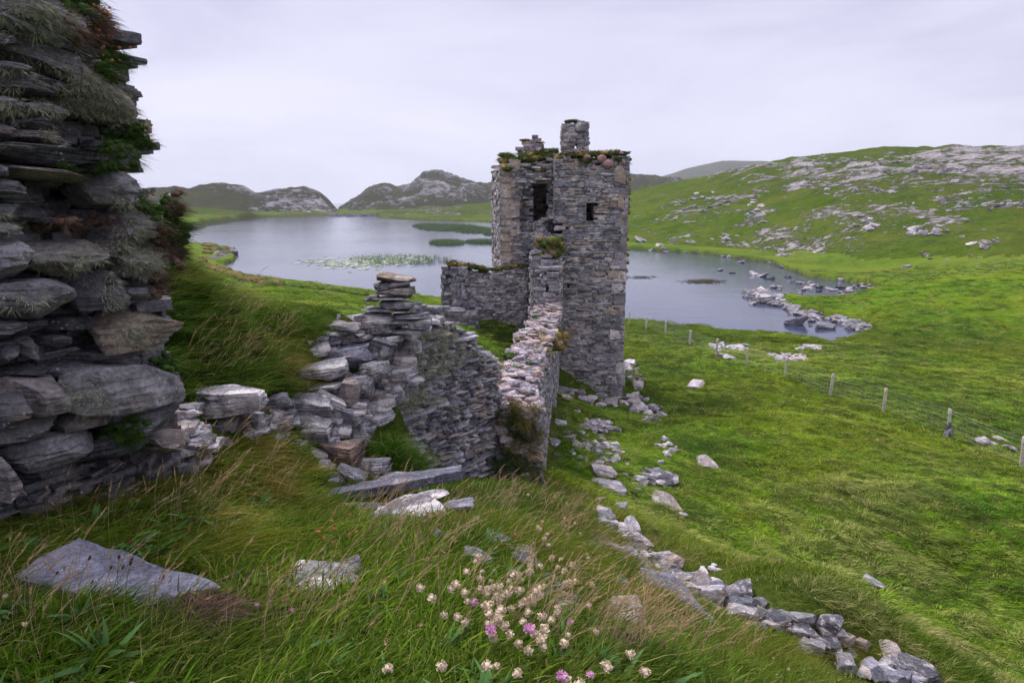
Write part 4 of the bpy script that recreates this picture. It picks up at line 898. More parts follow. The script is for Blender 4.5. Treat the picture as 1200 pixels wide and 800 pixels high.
# hillside outcrops
for (cx, cy, sx, sy, n, sz, lb) in ((828,233,22,8,16,(5, 14),'rock of the ribbed outcrop on the left shoulder of the right hand hill'),(884,250,8,18,18,(5, 14),'rock of the sloping outcrop rib in the middle of the hill'),(1020,262,10,8,12,(6, 14),'boulder of the pale group on the middle hillside'),(1090,274,22,4,16,(7, 20),'rock of the long pale ledge on the right hillside'),(1153,285,16,5,12,(6, 18),'block of the big ribbed outcrop low on the right hillside'),
    (915,296,14,6,14,(5, 13),'rock just above the shore beneath the hill'),(845,282,14,8,14,(4, 12),'rock of the stony patch above the far shore'),(1100,198,40,5,20,(5, 16),'rock of the stony crest of the right hand hill'),(1000,190,60,6,26,(4, 12),'rock high on the pale crest of the hill'),(980,225,70,12,24,(3, 10),'boulder scattered over the upper hillside'),(1100,240,50,10,18,(4, 12),'boulder scattered over the right hillside'),(960,285,60,12,18,(3, 8),'stone scattered over the foot of the hill'),(1100,305,60,14,12,(4, 12),'stone lying on the green flat below the hill'),(1185,240,14,12,10,(5, 16),'rock at the right edge of the hillside')):
    for i in range(n):
        px, py = random.gauss(cx, sx*.6), random.gauss(cy, sy*.6)
        if 738 < px < 1235: loose(px, py, random.triangular(sz[0], sz[1], sz[0]), lb, 'rocks on the right hand hillside', random.choice(('pale', 'pale', 'rubble')), flat=random.uniform(.25, .5), name='rock', cat='rock', fr=.08)
# ------------------------------------------------------------------ promontory and shore edge at the left
for i in range(34):
    px = random.uniform(246, 276); py = np.interp(px, [246, 262, 276], [309, 310, 303])-random.uniform(0, 10); bay(px, py, random.triangular(7, 16, 8), 'dark rock in the low cliff of the small left promontory', 'rocks of the left promontory', 'wall_dark', flat=.8)
flush(); a = Acc(); SHP = [(236,302),(240,310),(255,314),(266,318),(282,325),(300,328),(326,332),(350,335),(395,340),(430,345)]
for i in range(330):
    t = random.random()**.8*(len(SHP)-1); j = min(int(t), len(SHP)-2); px = SHP[j][0]+(SHP[j+1][0]-SHP[j][0])*(t-j); py = SHP[j][1]+(SHP[j+1][1]-SHP[j][1])*(t-j)
    py += random.uniform(-1.5, 3.5) if px < 330 else random.uniform(0, 1.6)
    p = gh(px, py, 30)
    if p is None or p.z > 6: continue
    r_ = (random.uniform(.35, .85) if px < 330 else random.uniform(.2, .45)); mound(a, p, r_, r_*.75, random.random(), 6, 0 if px < 330 and random.random() < .75 else 1)
for i in range(90):
    px, py = random.uniform(240, 276), random.uniform(286, 298); p = gh(px, py, 60)
    if p: mound(a, p, random.uniform(.5, 1.1), random.uniform(.3, .6), .5, 6, random.choice((0, 0, 1)))
M['ochre'] = simple('ochre_heath', (.10, .085, .03), .95, .4, 1.2, (.20, .15, .05)); M['shoregreen'] = simple('shore_turf', (.05, .09, .015), .95, .4, 1.2, (.09, .13, .02))
tag(a.build('shore_heath', [M['ochre'], M['shoregreen']]), 'band of ochre and green heath cushions along the left lake shore', 'heath', kind='stuff')
# low tumbled wall on the left field
w6 = empty('field_wall', gh(375, 381, 10)); tag(w6, 'low line of pale tumbled stones across the green field left of the stacked slabs', 'stone wall'); a = Acc()
for i in range(90):
    t = random.random(); px = 338+76*t; py = np.interp(px, [338, 352, 380, 414], [384, 378, 381, 378])+random.gauss(0, 1.5); p = gh(px, py, 10)
    if p is None: continue
    V_, F_ = tpl(i % 24, 'mid'); l = random.uniform(.2, .6); a.add(place(V_, (l, l*.7, l*.55), random.uniform(0, 6), .1, .1, (p.x, p.y, p.z+.12)), F_, random.random())
wbuild(a, 'tumbled_stones', M['pale'], w6)
# dam like stone wall at the far end of the lake
w7 = empty('far_wall', P(415, 252, 610)); w7.location.z = 0; tag(w7, 'long low grey stone wall closing the far end of the lake between the hills', 'stone wall'); a = Acc()
x0, x1 = P(384, 250, 612).x, P(448, 250, 612).x
masonry(a, [(x0, 612), ((x0+x1)/2, 609), (x1, 613)], 2, lambda s: -.5, lambda s: 2.0+.8*math.sin(s*.13)*math.sin(s*.31), (.6, 1.1), (1.5, 4), (), 'lo', out=.3)
wbuild(a, 'wall', M['tower'], w7)
# ------------------------------------------------------------------ lily pads and reeds
def zp(px, py, z=0): a_, c_ = ray(px, py); Y_ = (z-H)/c_; return Vector((a_*Y_, Y_, z))
a = Acc()
for i in range(620):
    px = random.triangular(345, 515, 440); cy = np.interp(px, [345, 400, 515], [307, 308, 302]); py = random.gauss(cy, 3.2*(1-abs(px-435)/110)+1); p = zp(px, py, .03); r_ = random.uniform(.3, .75); n_ = 9
    th = np.linspace(0, 2*math.pi, n_, endpoint=False)+random.random(); v_ = np.c_[p.x+r_*np.cos(th), p.y+r_*np.sin(th), np.full(n_, .03)+random.uniform(0, .10)*np.cos(th)]; a.add(v_, [list(range(n_))], .5)
tag(a.build('lily_pads', M['lily']), 'patch of floating lily pads in the middle of the lake', 'water lilies', kind='stuff')
def reeds(name, ells, n, h_, w_, label):
    a = Acc()
    for i in range(n):
        cx, cy, rx, ry = random.choices(ells, [e[2]*e[3] for e in ells])[0]; th = random.uniform(0, 6.283); q = math.sqrt(random.random()); p = zp(cx+rx*q*math.cos(th), cy+ry*q*math.sin(th)); blades(a, p, 4, .5, h_*random.uniform(.6, 1.2), w_, (0, 0, 1), (0, 0), .15, .15, 1, sv0=.0)
    tag(a.build(name, M['reed']), label, 'reeds', kind='stuff')
reeds('reed_bed', [(525,267,36,4),(500,265,16,2.4),(556,270,24,3.4),(578,274,12,2)], 3600, 1.3, .16, 'long green reed bed standing in the lake left of the tower, the farther one')
reeds('near_reed_bed', [(524,285,20,2.6),(570,284,24,2.0)], 2200, 1.2, .10, 'smaller green reed bed nearer than the long one left of the tower')
reeds('sparse_reeds', [(470,305,60,6)], 420, 1.1, .05, 'sparse upright reeds among the lily pads')
a = Acc()
for (cx, cy, rx, ry, n_) in ((825,330,22,2.6,700),(752,325,22,2,160)):
    for i in range(n_):
        p = zp(random.gauss(cx, rx*.45), random.gauss(cy, ry*.45)); blades(a, p, 3, .5, .16, .12, (0, 0, 1), (0, 0), 1, .5, 1)
tag(a.build('water_weed', simple('weed', (.12, .11, .06), .8, .3, 1)), 'flat brownish weed patches breaking the surface of the bay', 'water weed', kind='stuff')
# ------------------------------------------------------------------ post and wire fence
PST = [(737,365,378,),(757,372,385),(780,378,391),(808,388,403),(839,396,415),(875,405,428),(920,418,441),(973,433,463),(1035,453,482),(1111,480,509),(1197,505,546),(1290,540,592)]
f = empty('wire_fence', (0, 0, 0)); tops = []
for i, (px, p0, p1) in enumerate(PST):
    q = gh(px, p1, 20); 
    if q is None: continue
    if px == 737: q.y = min(q.y, 75)
    hgt = 1.15; r_ = random.uniform(.065, .085); nn = 8; v_ = []; lean = (random.uniform(-.06, .06), random.uniform(-.05, .05))
    for k in range(7):
        t = k/6; rr = r_*(1+.08*math.sin(k*2+i))*(1 if k < 6 else .9)
        for j in range(nn): th = j*2*math.pi/nn; v_.append((rr*math.cos(th)*(1+.1*math.sin(j*3+i))+lean[0]*t, rr*math.sin(th)+lean[1]*t, -.2+t*(hgt+.2)+(.02*math.cos(th+i) if k == 6 else 0)))
    fs = [[k*nn+j, k*nn+(j+1) % nn, (k+1)*nn+(j+1) % nn, (k+1)*nn+j] for k in range(6) for j in range(nn)]
    ac = Acc(); ac.add(v_, fs, .5); n0 = len(v_); ac.f.append(np.array([[6*nn+j for j in range(nn)]])); ac.mi.append(np.zeros(1, np.int32)); o = ac.build('post', M['wood'], f); o.location = q; tops.append((q, Vector((lean[0], lean[1], hgt))))
tag(f, 'long wire mesh fence on weathered round posts crossing the right hand field', 'fence')
def tube(ac, p, q, r_, n=4, sag=0, seg=1):
    d = (q-p); 
    pts = [p.lerp(q, t/seg)-Vector((0, 0, sag*4*(t/seg)*(1-t/seg))) for t in range(seg+1)]; s = d.normalized().orthogonal().normalized(); u_ = d.normalized().cross(s); v_ = []
    for c in pts:
        for j in range(n): th = 2*math.pi*j/n; v_.append(tuple(c+s*math.cos(th)*r_+u_*math.sin(th)*r_))
    ac.add(v_, [[k*n+j, k*n+(j+1) % n, (k+1)*n+(j+1) % n, (k+1)*n+j] for k in range(seg) for j in range(n)], .5)
for lv in (.12, .32, .52, .74, .95, 1.08):
    ac = Acc()
    for (p, t0), (q, t1) in zip(tops[:-1], tops[1:]):
        seg = 8; prev = None
        for k in range(seg+1):
            t = k/seg; c = (p+t0*(lv/1.15)).lerp(q+t1*(lv/1.15), t)
            g_ = float(gz(c.x, c.y)); lw_ = p.z+(q.z-p.z)*t; c.z = max(c.z, g_+lv*.8)-.03*math.sin(math.pi*t)
            if prev is not None: tube(ac, prev, c, .0035)
            prev = c
    ac.build('wire', M['wire'], f)
ac = Acc()
for (p, t0), (q, t1) in zip(tops[:-1], tops[1:]):
    L_ = (q-p).length
    for k in range(1, int(L_/.3)):
        t = k*.3/L_; c = p.lerp(q, t); c.z = max(c.z, float(gz(c.x, c.y))); tube(ac, c+Vector((0, 0, .1)), c+Vector((0, 0, .93)), .0022, 3)
tag(ac.build('wire_mesh', M['wire'], f))
q = gh(1109, 509, 20); V_, F_ = rock(77, 14, 6, .12, .03, .03, .9); ac = Acc(); V2 = V_*1.0; V2[:, 0] *= (1-.75*(V2[:, 2]+.5)); ac.add(V2*np.array([.55, .09, .7]), F_, .45); o = ac.build('leaning_slate', M['pale']); o.location = (q.x-.03, q.y-.16, q.z+.28); o.rotation_euler = (-.12, .08, .1); tag(o, 'pale grey slate propped against a fence post in the right hand field', 'slate')
# ------------------------------------------------------------------ grasses
def lib(name, objs):
    c = bpy.data.collections.new(name)
    for o in objs: COL.objects.unlink(o); c.objects.link(o)
    return c
def clump(name, n, rad_, h, w, mat, lean, spread, droop, seg, k):
    ac = Acc(); blades(ac, (0, 0, 0), n, rad_, h, w, (0, 0, 1), lean, spread, droop, seg, seed=k); return ac.build('%s_%d' % (name, k), mat)
def seedstem(k, h, mat2=True):
    r = np.random.default_rng(k); ac = Acc()
    for i in range(5):
        a0 = r.uniform(0, 6.28); lx = .38+r.normal()*.14; ly = r.normal()*.14; hh = h*r.uniform(.7, 1.15); o = np.array([r.normal()*.05, r.normal()*.05, 0]); prev = None; pts = []
        for t in np.linspace(0, 1, 8): pts.append(Vector(o+np.array([lx*hh*t*t, ly*hh*t*t, hh*t*(1-.10*t*t)])))
        for p, q in zip(pts[:-1], pts[1:]): tube(ac, p, q, .0009, 3)
        d = (pts[-1]-pts[-2]).normalized(); e = pts[-1]
        for t in np.linspace(0, 1, 34):
            c = e+d*(t*.085-.02)-Vector((0, 0, .014*t)); rr = .0055*math.sin(math.pi*(.12+.85*t)); th = r.uniform(0, 6.28); s = d.orthogonal().normalized(); s.rotate(Matrix.Rotation(th, 3, d)); s2 = d.cross(s)
            ac.add([tuple(c+s2*.0012), tuple(c-s2*.0012), tuple(c+s*rr+d*.010-s2*.0008), tuple(c+s*rr+d*.011+s2*.001)], [[0, 1, 2, 3]], .5)
    return ac.build('seed_%d' % k, M['seed'])
def scatter(name, pts, rots, scl, coll, label, cat, dry=None):
    me = bpy.data.meshes.new(name); n = len(pts); me.vertices.add(n); me.vertices.foreach_set('co', np.asarray(pts, np.float32).ravel())
    at = me.attributes.new('rot', 'FLOAT_VECTOR', 'POINT'); at.data.foreach_set('vector', np.asarray(rots, np.float32).ravel())
    at = me.attributes.new('scl', 'FLOAT_VECTOR', 'POINT'); at.data.foreach_set('vector', np.asarray(scl, np.float32).ravel())
    at = me.attributes.new('dry', 'FLOAT', 'POINT'); at.data.foreach_set('value', (np.zeros(n) if dry is None else dry).astype(np.float32))
    at = me.attributes.new('idx', 'INT', 'POINT'); at.data.foreach_set('value', RNG.integers(0, len(coll.objects), n).astype(np.int32))
    o = bpy.data.objects.new(name, me); COL.objects.link(o)
    ng = bpy.data.node_groups.new(name, 'GeometryNodeTree'); ng.interface.new_socket('Geometry', in_out='INPUT', socket_type='NodeSocketGeometry'); ng.interface.new_socket('Geometry', in_out='OUTPUT', socket_type='NodeSocketGeometry')
    i_ = ng.nodes.new('NodeGroupInput'); o_2 = ng.nodes.new('NodeGroupOutput'); ip = ng.nodes.new('GeometryNodeInstanceOnPoints'); ci = ng.nodes.new('GeometryNodeCollectionInfo')
    ci.inputs['Collection'].default_value = coll; ci.inputs['Separate Children'].default_value = True; ci.inputs['Reset Children'].default_value = True; ip.inputs['Pick Instance'].default_value = True
    def na(nm, ty): x = ng.nodes.new('GeometryNodeInputNamedAttribute'); x.data_type = ty; x.inputs['Name'].default_value = nm; return x.outputs[0]
    L = ng.links; L.new(i_.outputs[0], ip.inputs['Points']); L.new(ci.outputs[0], ip.inputs['Instance']); L.new(na('idx', 'INT'), ip.inputs['Instance Index'])
    e = ng.nodes.new('FunctionNodeEulerToRotation'); L.new(na('rot', 'FLOAT_VECTOR'), e.inputs[0]); L.new(e.outputs[0], ip.inputs['Rotation']); L.new(na('scl', 'FLOAT_VECTOR'), ip.inputs['Scale']); L.new(ip.outputs[0], o_2.inputs[0])
    md = o.modifiers.new('scatter', 'NODES'); md.node_group = ng; tag(o, label, cat, kind='stuff'); return o
FA = np.array(FOOT)
def allowed(x, y, pad=0.):
    ok = np.ones(len(x), bool)
    for i0 in range(0, len(x), 8000):
        s = slice(i0, i0+8000); m_ = FA[:, 1] < y[s].max()+3
        d = (x[s][:, None]-FA[None, m_, 0])**2+(y[s][:, None]-FA[None, m_, 1])**2; ok[s] = (d > (FA[None, m_, 2]+pad)**2).all(1)
    u, v, r = lp(x, y); return ok & (lake_sd(u, v)*r > .004*r) & (gz(x, y) > .12)
def ring(r0, r1, n, a0=-47, a1=47, pw=1.0):
    r = np.sqrt(RNG.uniform(0, 1, n)**pw*(r1*r1-r0*r0)+r0*r0); u = RNG.uniform(R(a0), R(a1), n); return r*np.sin(u), r*np.cos(u)
def dryf(x, y):
    v = np.abs(fbm2(x*1.1+.4*y, y*.9, 3, 9)); b = fbm2(x*.12, y*.12, 3, 55)*.5+.5
    return sstep(.11, .28, v)*sstep(.25, .75, b)*RNG.uniform(.3, 1.0, len(x))
def grass(name, x, y, coll, label, cat='grass', sc=(.7, 1.25), pad=0, rotr=1.5, base=None, sink=.02, dirn=None, hvar=None):
    m_ = allowed(x, y, pad); x, y = x[m_], y[m_]; n = len(x); z = gz(x, y)-sink
    rz = (RNG.uniform(-rotr, rotr, n)) if dirn is None else dirn(x, y)+RNG.uniform(-1.1, 1.1, n)
    s = RNG.uniform(*sc, n); hz_ = s*RNG.uniform(.75, 1.2, n)*(hvar(x, y) if hvar else 1)
    rot = np.c_[RNG.normal(0, .08, n), RNG.normal(0, .08, n), rz]; print(name, n); return scatter(name, np.c_[x, y, z], rot, np.c_[s, s, hz_], coll, label, cat, dryf(x, y) if name in ('field_grass', 'meadow_grass', 'far_grass', 'slope_grass') else None)
c_fg = lib('lib_fg', [clump('fg', 75, .11, .17, .0046+.0016*k, M['grass_fg'], (.32, 0), .7, .55, 4, k) for k in range(5)])
c_fg2 = lib('lib_fg2', [clump('fs', 60, .16, .13, .008, M['grass_fg'], (.45, 0), .6, .6, 3, k+20) for k in range(4)])
c_seed = lib('lib_seed', [seedstem(60+k, .34) for k in range(4)])
c_md = lib('lib_md', [clump('md', 80, .24, .15, .014, M['grass_field'], (.5, 0), 1.0, .8, 3, k+30) for k in range(5)])
c_fr = lib('lib_fr', [clump('fr', 70, .8, .26, .05, M['grass_far'], (.8, 0), .6, .7, 2, k+40) for k in range(3)])
patch = lambda x, y: .62+.75*(vnoise2(x*1.7, y*1.7, 77)*.5+.5)+.25*(vnoise2(x*6, y*6, 78))
sw = lambda x, y: fbm2(x*.16, y*.16, 3, 99)*5-.9
x, y = ring(.7, 4.2, 3600); grass('foreground_grass', x, y, c_fg, 'long green grass covering the foreground ridge', hvar=patch)
x, y = ring(4.2, 7.5, 4600); grass('ridge_grass', x, y, c_fg, 'long grass around the rubble pile', hvar=patch)
x, y = ring(7.0, 15, 9000); grass('slope_grass', x, y, c_fg2, 'grass on the slope below the foreground ridge', pad=.06, hvar=lambda x, y: patch(x, y)*.8)
tus = lambda x, y: .45+1.2*np.abs(fbm2(x*.9+y*.2, y*.8, 3, 88))*1.6
x, y = ring(13, 32, 17000); grass('field_grass', x, y, c_md, 'matted tussocky grass of the right hand field', dirn=sw, hvar=tus, sc=(.7, 1.3))
x, y = ring(30, 62, 17000); grass('meadow_grass', x, y, c_md, 'short grass of the fields around the tower', dirn=sw, sc=(1.0, 1.9), hvar=lambda x, y: tus(x, y)*.7)
x, y = ring(58, 125, 9000); grass('far_grass', x, y, c_fr, 'grass of the far meadow by the bay', dirn=sw, sc=(.6, 1.2), hvar=lambda x, y: tus(x, y)*.6)
# tussocks on the bank, by the wall and against stones
pts = []
BT = []
for i in range(60): px_ = random.uniform(428, 482); q = P(px_, random.uniform(515+abs(px_-452)*.5, 572), random.uniform(6.9, 7.3)); BT.append((q.x, q.y, q.z-.03))
def tuss(cx, cy, sx, sy, n, y0=2.0):
    for _ in range(n):
        q = gh(random.gauss(cx, sx), random.gauss(cy, sy), y0)
        if q is not None and q.y < 14: pts.append((q.x, q.y))
tuss(250, 370, 30, 40, 70, 4.6); tuss(315, 420, 12, 18, 40, 4.6); tuss(640, 610, 30, 22, 90, 4); tuss(600, 555, 8, 14, 24, 6); tuss(345, 378, 22, 9, 50, 7.5)
pts = np.array(pts); ct = lib('lib_tus', [clump('ts', 110, .10, .27, .0042, M['grass_fg'], (.35, 0), .7, .75, 4, k+70) for k in range(3)])
n = len(pts); FAk = FA; scatter('tussock_grass', np.c_[pts, gz(pts[:, 0], pts[:, 1])-.02], np.c_[RNG.normal(0, .1, (n, 2)), RNG.uniform(-3, 3, n)], np.repeat(RNG.uniform(.7, 1.15, (n, 1)), 3, 1), ct, 'tall arching grass tussocks beside the rubble pile and on the bank', 'grass')
n = len(BT); scatter('great_tussock', BT, np.c_[RNG.normal(0, .1, (n, 2)), RNG.uniform(-3, 3, n)], np.repeat(RNG.uniform(.9, 1.35, (n, 1)), 3, 1), ct, 'large overhanging grass tussock under the ruined wall behind the fallen slab', 'grass')
cd = lib('lib_dry', [clump('dr', 90, .10, .30, .0036, M['grass_dry'], (.6, .1), .8, .9, 4, k+90) for k in range(3)])
pts = []
tuss(285, 560, 50, 24, 30); tuss(250, 640, 20, 12, 20); tuss(660, 640, 50, 24, 50); tuss(90, 580, 60, 12, 24); tuss(325, 425, 14, 14, 14, 4.6); tuss(500, 620, 50, 20, 34); tuss(900, 780, 60, 20, 30); tuss(740, 700, 40, 18, 24); tuss(235, 330, 22, 22, 30, 4.6)
pts = np.array(pts); n = len(pts); scatter('dry_grass', np.c_[pts, gz(pts[:, 0], pts[:, 1])-.02], np.c_[RNG.normal(0, .1, (n, 2)), RNG.uniform(-1, 1, n)], np.repeat(RNG.uniform(.7, 1.15, (n, 1)), 3, 1), cd, 'straw brown dry grass patches in the foreground turf', 'grass')
pts = []
M['weed_leaf'] = simple('weed_leaf', (.06, .13, .035), .6, .4, 8)
def sd_(cx, cy, sx, sy, n, y0=1.2):
    for _ in range(n):
        q = gh(random.gauss(cx, sx), random.gauss(cy, sy), y0)
        if q is not None and q.y < 12: pts.append((q.x, q.y))
sd_(470, 630, 45, 28, 50); sd_(260, 570, 70, 25, 30); sd_(660, 620, 45, 28, 50, 3.5); sd_(120, 600, 60, 30, 14); sd_(400, 760, 120, 25, 22, .9); sd_(800, 770, 90, 20, 28); sd_(290, 400, 40, 40, 60, 4.6); sd_(700, 760, 60, 20, 30); sd_(60, 740, 50, 30, 8); sd_(740, 670, 50, 20, 20, 3.5)
pts = np.array(pts); m_ = allowed(pts[:, 0], pts[:, 1], -.05); pts = pts[m_]; n = len(pts); scatter('seed_grass', np.c_[pts, gz(pts[:, 0], pts[:, 1])], np.c_[RNG.normal(0, .1, (n, 2)), RNG.normal(0, .5, n)], np.repeat(RNG.uniform(.75, 1.15, (n, 1)), 3, 1), c_seed, 'straw coloured flowering grass stems with drooping seed heads', 'grass')
cw = lib('lib_weed', [clump('wd', 16, .05, .075, .016, M['weed_leaf'], (0, 0), 1.6, .6, 3, k+120) for k in range(3)])
x, y = ring(1.2, 6.5, 520); m_ = allowed(x, y); x, y = x[m_], y[m_]; n = len(x); scatter('leafy_weeds', np.c_[x, y, gz(x, y)+.05], np.c_[RNG.normal(0, .25, (n, 2)), RNG.uniform(-3, 3, n)], np.repeat(RNG.uniform(.7, 1.6, (n, 1)), 3, 1), cw, 'small broad leaved weeds growing among the foreground grass', 'weeds')
cr = lib('lib_red', [clump('rd', 60, .06, .07, .004, M['heather'], (.2, 0), 1.2, .8, 3, k+140) for k in range(2)]); pts = []
tuss(238, 742, 13, 6, 46, 1); tuss(735, 775, 14, 6, 30, 1); tuss(300, 500, 20, 8, 14, 3)
pts = np.array(pts); n = len(pts); scatter('reddish_moss', np.c_[pts, gz(pts[:, 0], pts[:, 1])+.07], np.c_[RNG.normal(0, .1, (n, 2)), RNG.uniform(-3, 3, n)], np.repeat(RNG.uniform(.8, 1.4, (n, 1)), 3, 1), cr, 'reddish brown withered mossy patches in the foreground grass', 'moss')
# ------------------------------------------------------------------ thrift flowers: one object each, stem and flower head
def thrift_proto(k, h, mat, r_):
    e = empty('thrift_flower'); rg = random.Random(k); lx, ly = rg.uniform(.0, .25), rg.uniform(-.12, .12); pts_ = [Vector((lx*h*t*t, ly*h*t*t, h*t)) for t in (0, .25, .5, .75, 1)]; ac = Acc()
    for p, q in zip(pts_[:-1], pts_[1:]): tube(ac, p, q, .0011, 4)
    ac.build('stem', M['stem'], e); ac = Acc(); c = pts_[-1]; V_, F_ = rock(k+500, 4, 0, 1., 0, .1, 1); ac.add(place(V_, (r_*1.5, r_*1.5, r_*1.25), 0, 0, 0, c), F_, .5)
    r = np.random.default_rng(k)
    for i in range(46):
        d = Vector(r.normal(size=3)); d.z = d.z*.8+.25; d.normalize(); s = d.orthogonal().normalized(); s.rotate(Matrix.Rotation(r.uniform(0, 6.28), 3, d)); u_ = d.cross(s); b0 = c+d*r_*.6; t_ = c+d*r_*r.uniform(.9, 1.15); w_ = r_*.22
        ac.add([tuple(b0-s*w_*.5), tuple(b0+s*w_*.5), tuple(t_+s*w_+u_*w_*.5), tuple(t_+d*r_*.08), tuple(t_-s*w_-u_*w_*.3)], [[0, 1, 2, 3, 4]], .5)
    ac.build('flower_head', mat, e, smooth=False); return e
TP = {}
FC = 0
def thrift(px, py, rpx, kind, label, group, Y=None, stem=None, lean=None, root=None):
    """px,py = flower head; the root is on the ground below it"""
    global FC
    hgt = stem or random.uniform(.16, .27)
    if root is None:
        q = gh(px, py, .9)
        for _ in range(3):
            if q is None: return
            q = gh(px, py+hgt/mpp(q)*.93, .9)
        if q is None: return
    else: q = root
    key = (random.randrange(3), kind); 
    if key not in TP:
        TP[key] = thrift_proto(key[0]*10+len(TP), 1.0, M[kind], .072); first = True; e = TP[key]
    else:
        src = TP[key]; e = src.copy(); COL.objects.link(e)
        for ch in src.children: c = ch.copy(); COL.objects.link(c); c.parent = e
    e.location = q; s = hgt; e.scale = (s, s, s); e.rotation_euler = (lean[0] if lean else random.gauss(0, .1), lean[1] if lean else random.gauss(.08, .1), random.uniform(0, 6.28)); tag(e, label, 'flower', group); FC += 1
M_ = 'thrift_faded'
for (px, py, k) in ((545,676,0),(556,673,0),(552,682,0),(540,690,0),(600,673,0),(585,680,0),(594,684,0),(583,690,0),(597,695,0),(575,700,0),(592,705,0),(606,700,0),(613,698,0),(600,712,0),(585,712,0),(620,706,0),(628,710,0),(597,722,0),(606,726,0),(592,735,0),(570,728,0),(612,683,0),(632,683,0),(644,685,0),(612,740,0),(626,750,0),(603,744,0),(566,699,1),(590,722,1),(636,742,1),(660,688,0),(673,680,0),(680,684,0),(655,672,0),(514,684,0),(510,723,0),(477,795,0),(529,782,0),(590,780,0),(583,790,0),(622,782,0),(618,789,0),(658,742,0),(680,720,1),(663,735,0),(512,700,0),(556,720,0),(600,690,0),(563,680,0),(571,690,0),(631,672,0)):
    thrift(px, py, 5, 'thrift_pink' if k else M_, 'pink flower head of the main thrift cluster at the bottom centre' if k else 'faded beige flower head of the main thrift cluster at the bottom centre', 'pink thrift of the main cluster' if k else 'thrift of the main cluster')
for i in range(60): thrift(random.gauss(606, 36), random.gauss(703, 24), 5, M_, 'faded beige flower head of the main thrift cluster at the bottom centre', 'thrift of the main cluster')
for i in range(40): thrift(random.triangular(600, 740, 655), random.gauss(612, 26), 3, random.choice((M_, M_, 'thrift_orange')), 'small thrift head on the rim between the curtain wall and the rubble strip', 'thrift on the rim', stem=.2)
for i in range(30): thrift(random.triangular(705, 800, 735), random.gauss(668, 9), 3, random.choice((M_, 'thrift_orange')), 'small ochre thrift head above the tilted grey boulder', 'thrift above the tilted boulder', stem=.16)
for (px, py, k) in ((680,792,1),(690,796,1),(668,788,0),(700,794,0),(736,770,0),(742,778,0),(681,790,1),(673,797,1),(715,797,0),(760,785,0),(720,772,0),(748,770,0)): thrift(px, py, 5, 'thrift_pink' if k else M_, 'bright pink thrift head at the bottom edge right of centre' if k else 'pale thrift head at the bottom edge right of centre', 'pink thrift at the bottom edge' if k else 'pale thrift at the bottom edge')
for i in range(14): thrift(random.uniform(840, 980), random.gauss(785, 8), 3, M_, 'tiny pale thrift head in the grass above the bottom right rubble', 'thrift at the bottom right', stem=.14)
for i in range(12): thrift(random.uniform(375, 440), random.gauss(622, 12), 3, 'thrift_orange', 'small brownish thrift head in front of the long fallen slab', 'thrift before the fallen slab', stem=.16)
for (px, py) in ((301,706),(340,712),(235,575),(20,735),(14,700),(170,800)): thrift(px, py, 3, 'thrift_pink' if px > 100 else M_, 'single pink thrift head low in the grass right of the ground slab' if px > 290 else 'single pale thrift head in the grass at the far left', 'single thrift heads right of the slab' if px > 290 else 'single thrift heads at the left', stem=.12)
for i in range(44):
    t = random.random(); px = 215+115*t; py = np.interp(px, [215, 250, 290, 330], [305, 320, 350, 400])+abs(random.gauss(0, 14)); q = gh(px, py, 4.6)
    if q is not None and q.y < 9: thrift(px, py, 3, random.choice(('thrift_faded', 'thrift_faded', 'thrift_orange')), 'rosy faded thrift head on the grassy bank beside the left wall end', 'thrift on the grassy bank', root=q, stem=.16)
for (cx, cy, sx, sy, n, lb, g_) in ((118,48,12,16,26,'rusty thrift head sprouting from the top right edge of the left wall end','thrift on the top of the left wall end'),(160,155,5,10,8,'rusty thrift head in the notch halfway up the left wall end','thrift in the wall notch'),(205,262,13,16,22,'reddish thrift head growing where the left wall end meets the lake view','thrift low on the wall end')):
    for i in range(n):
        px, py = random.gauss(cx, sx), random.gauss(cy, sy); Yq = wallY(min(px, 205), py); l = P(min(px, edge(py)+22), py, Yq+.05); thrift(0, 0, 3, 'thrift_orange' if random.random() < .7 else 'thrift_faded', lb, g_, root=l, stem=random.uniform(.06, .13), lean=(random.uniform(-.3, .3), random.uniform(.3, 1.2)))
        TPl = None
print('thrift', FC)
for e in [o for o in COL.objects if o.name.startswith('thrift_flower') and 'wall end' in o.get('label', '') or 'wall notch' in o.get('group', '')]:
    if 'bank' not in e.get('label', ''): e.rotation_euler.z = random.uniform(-.5, .5); e.location.x -= .02
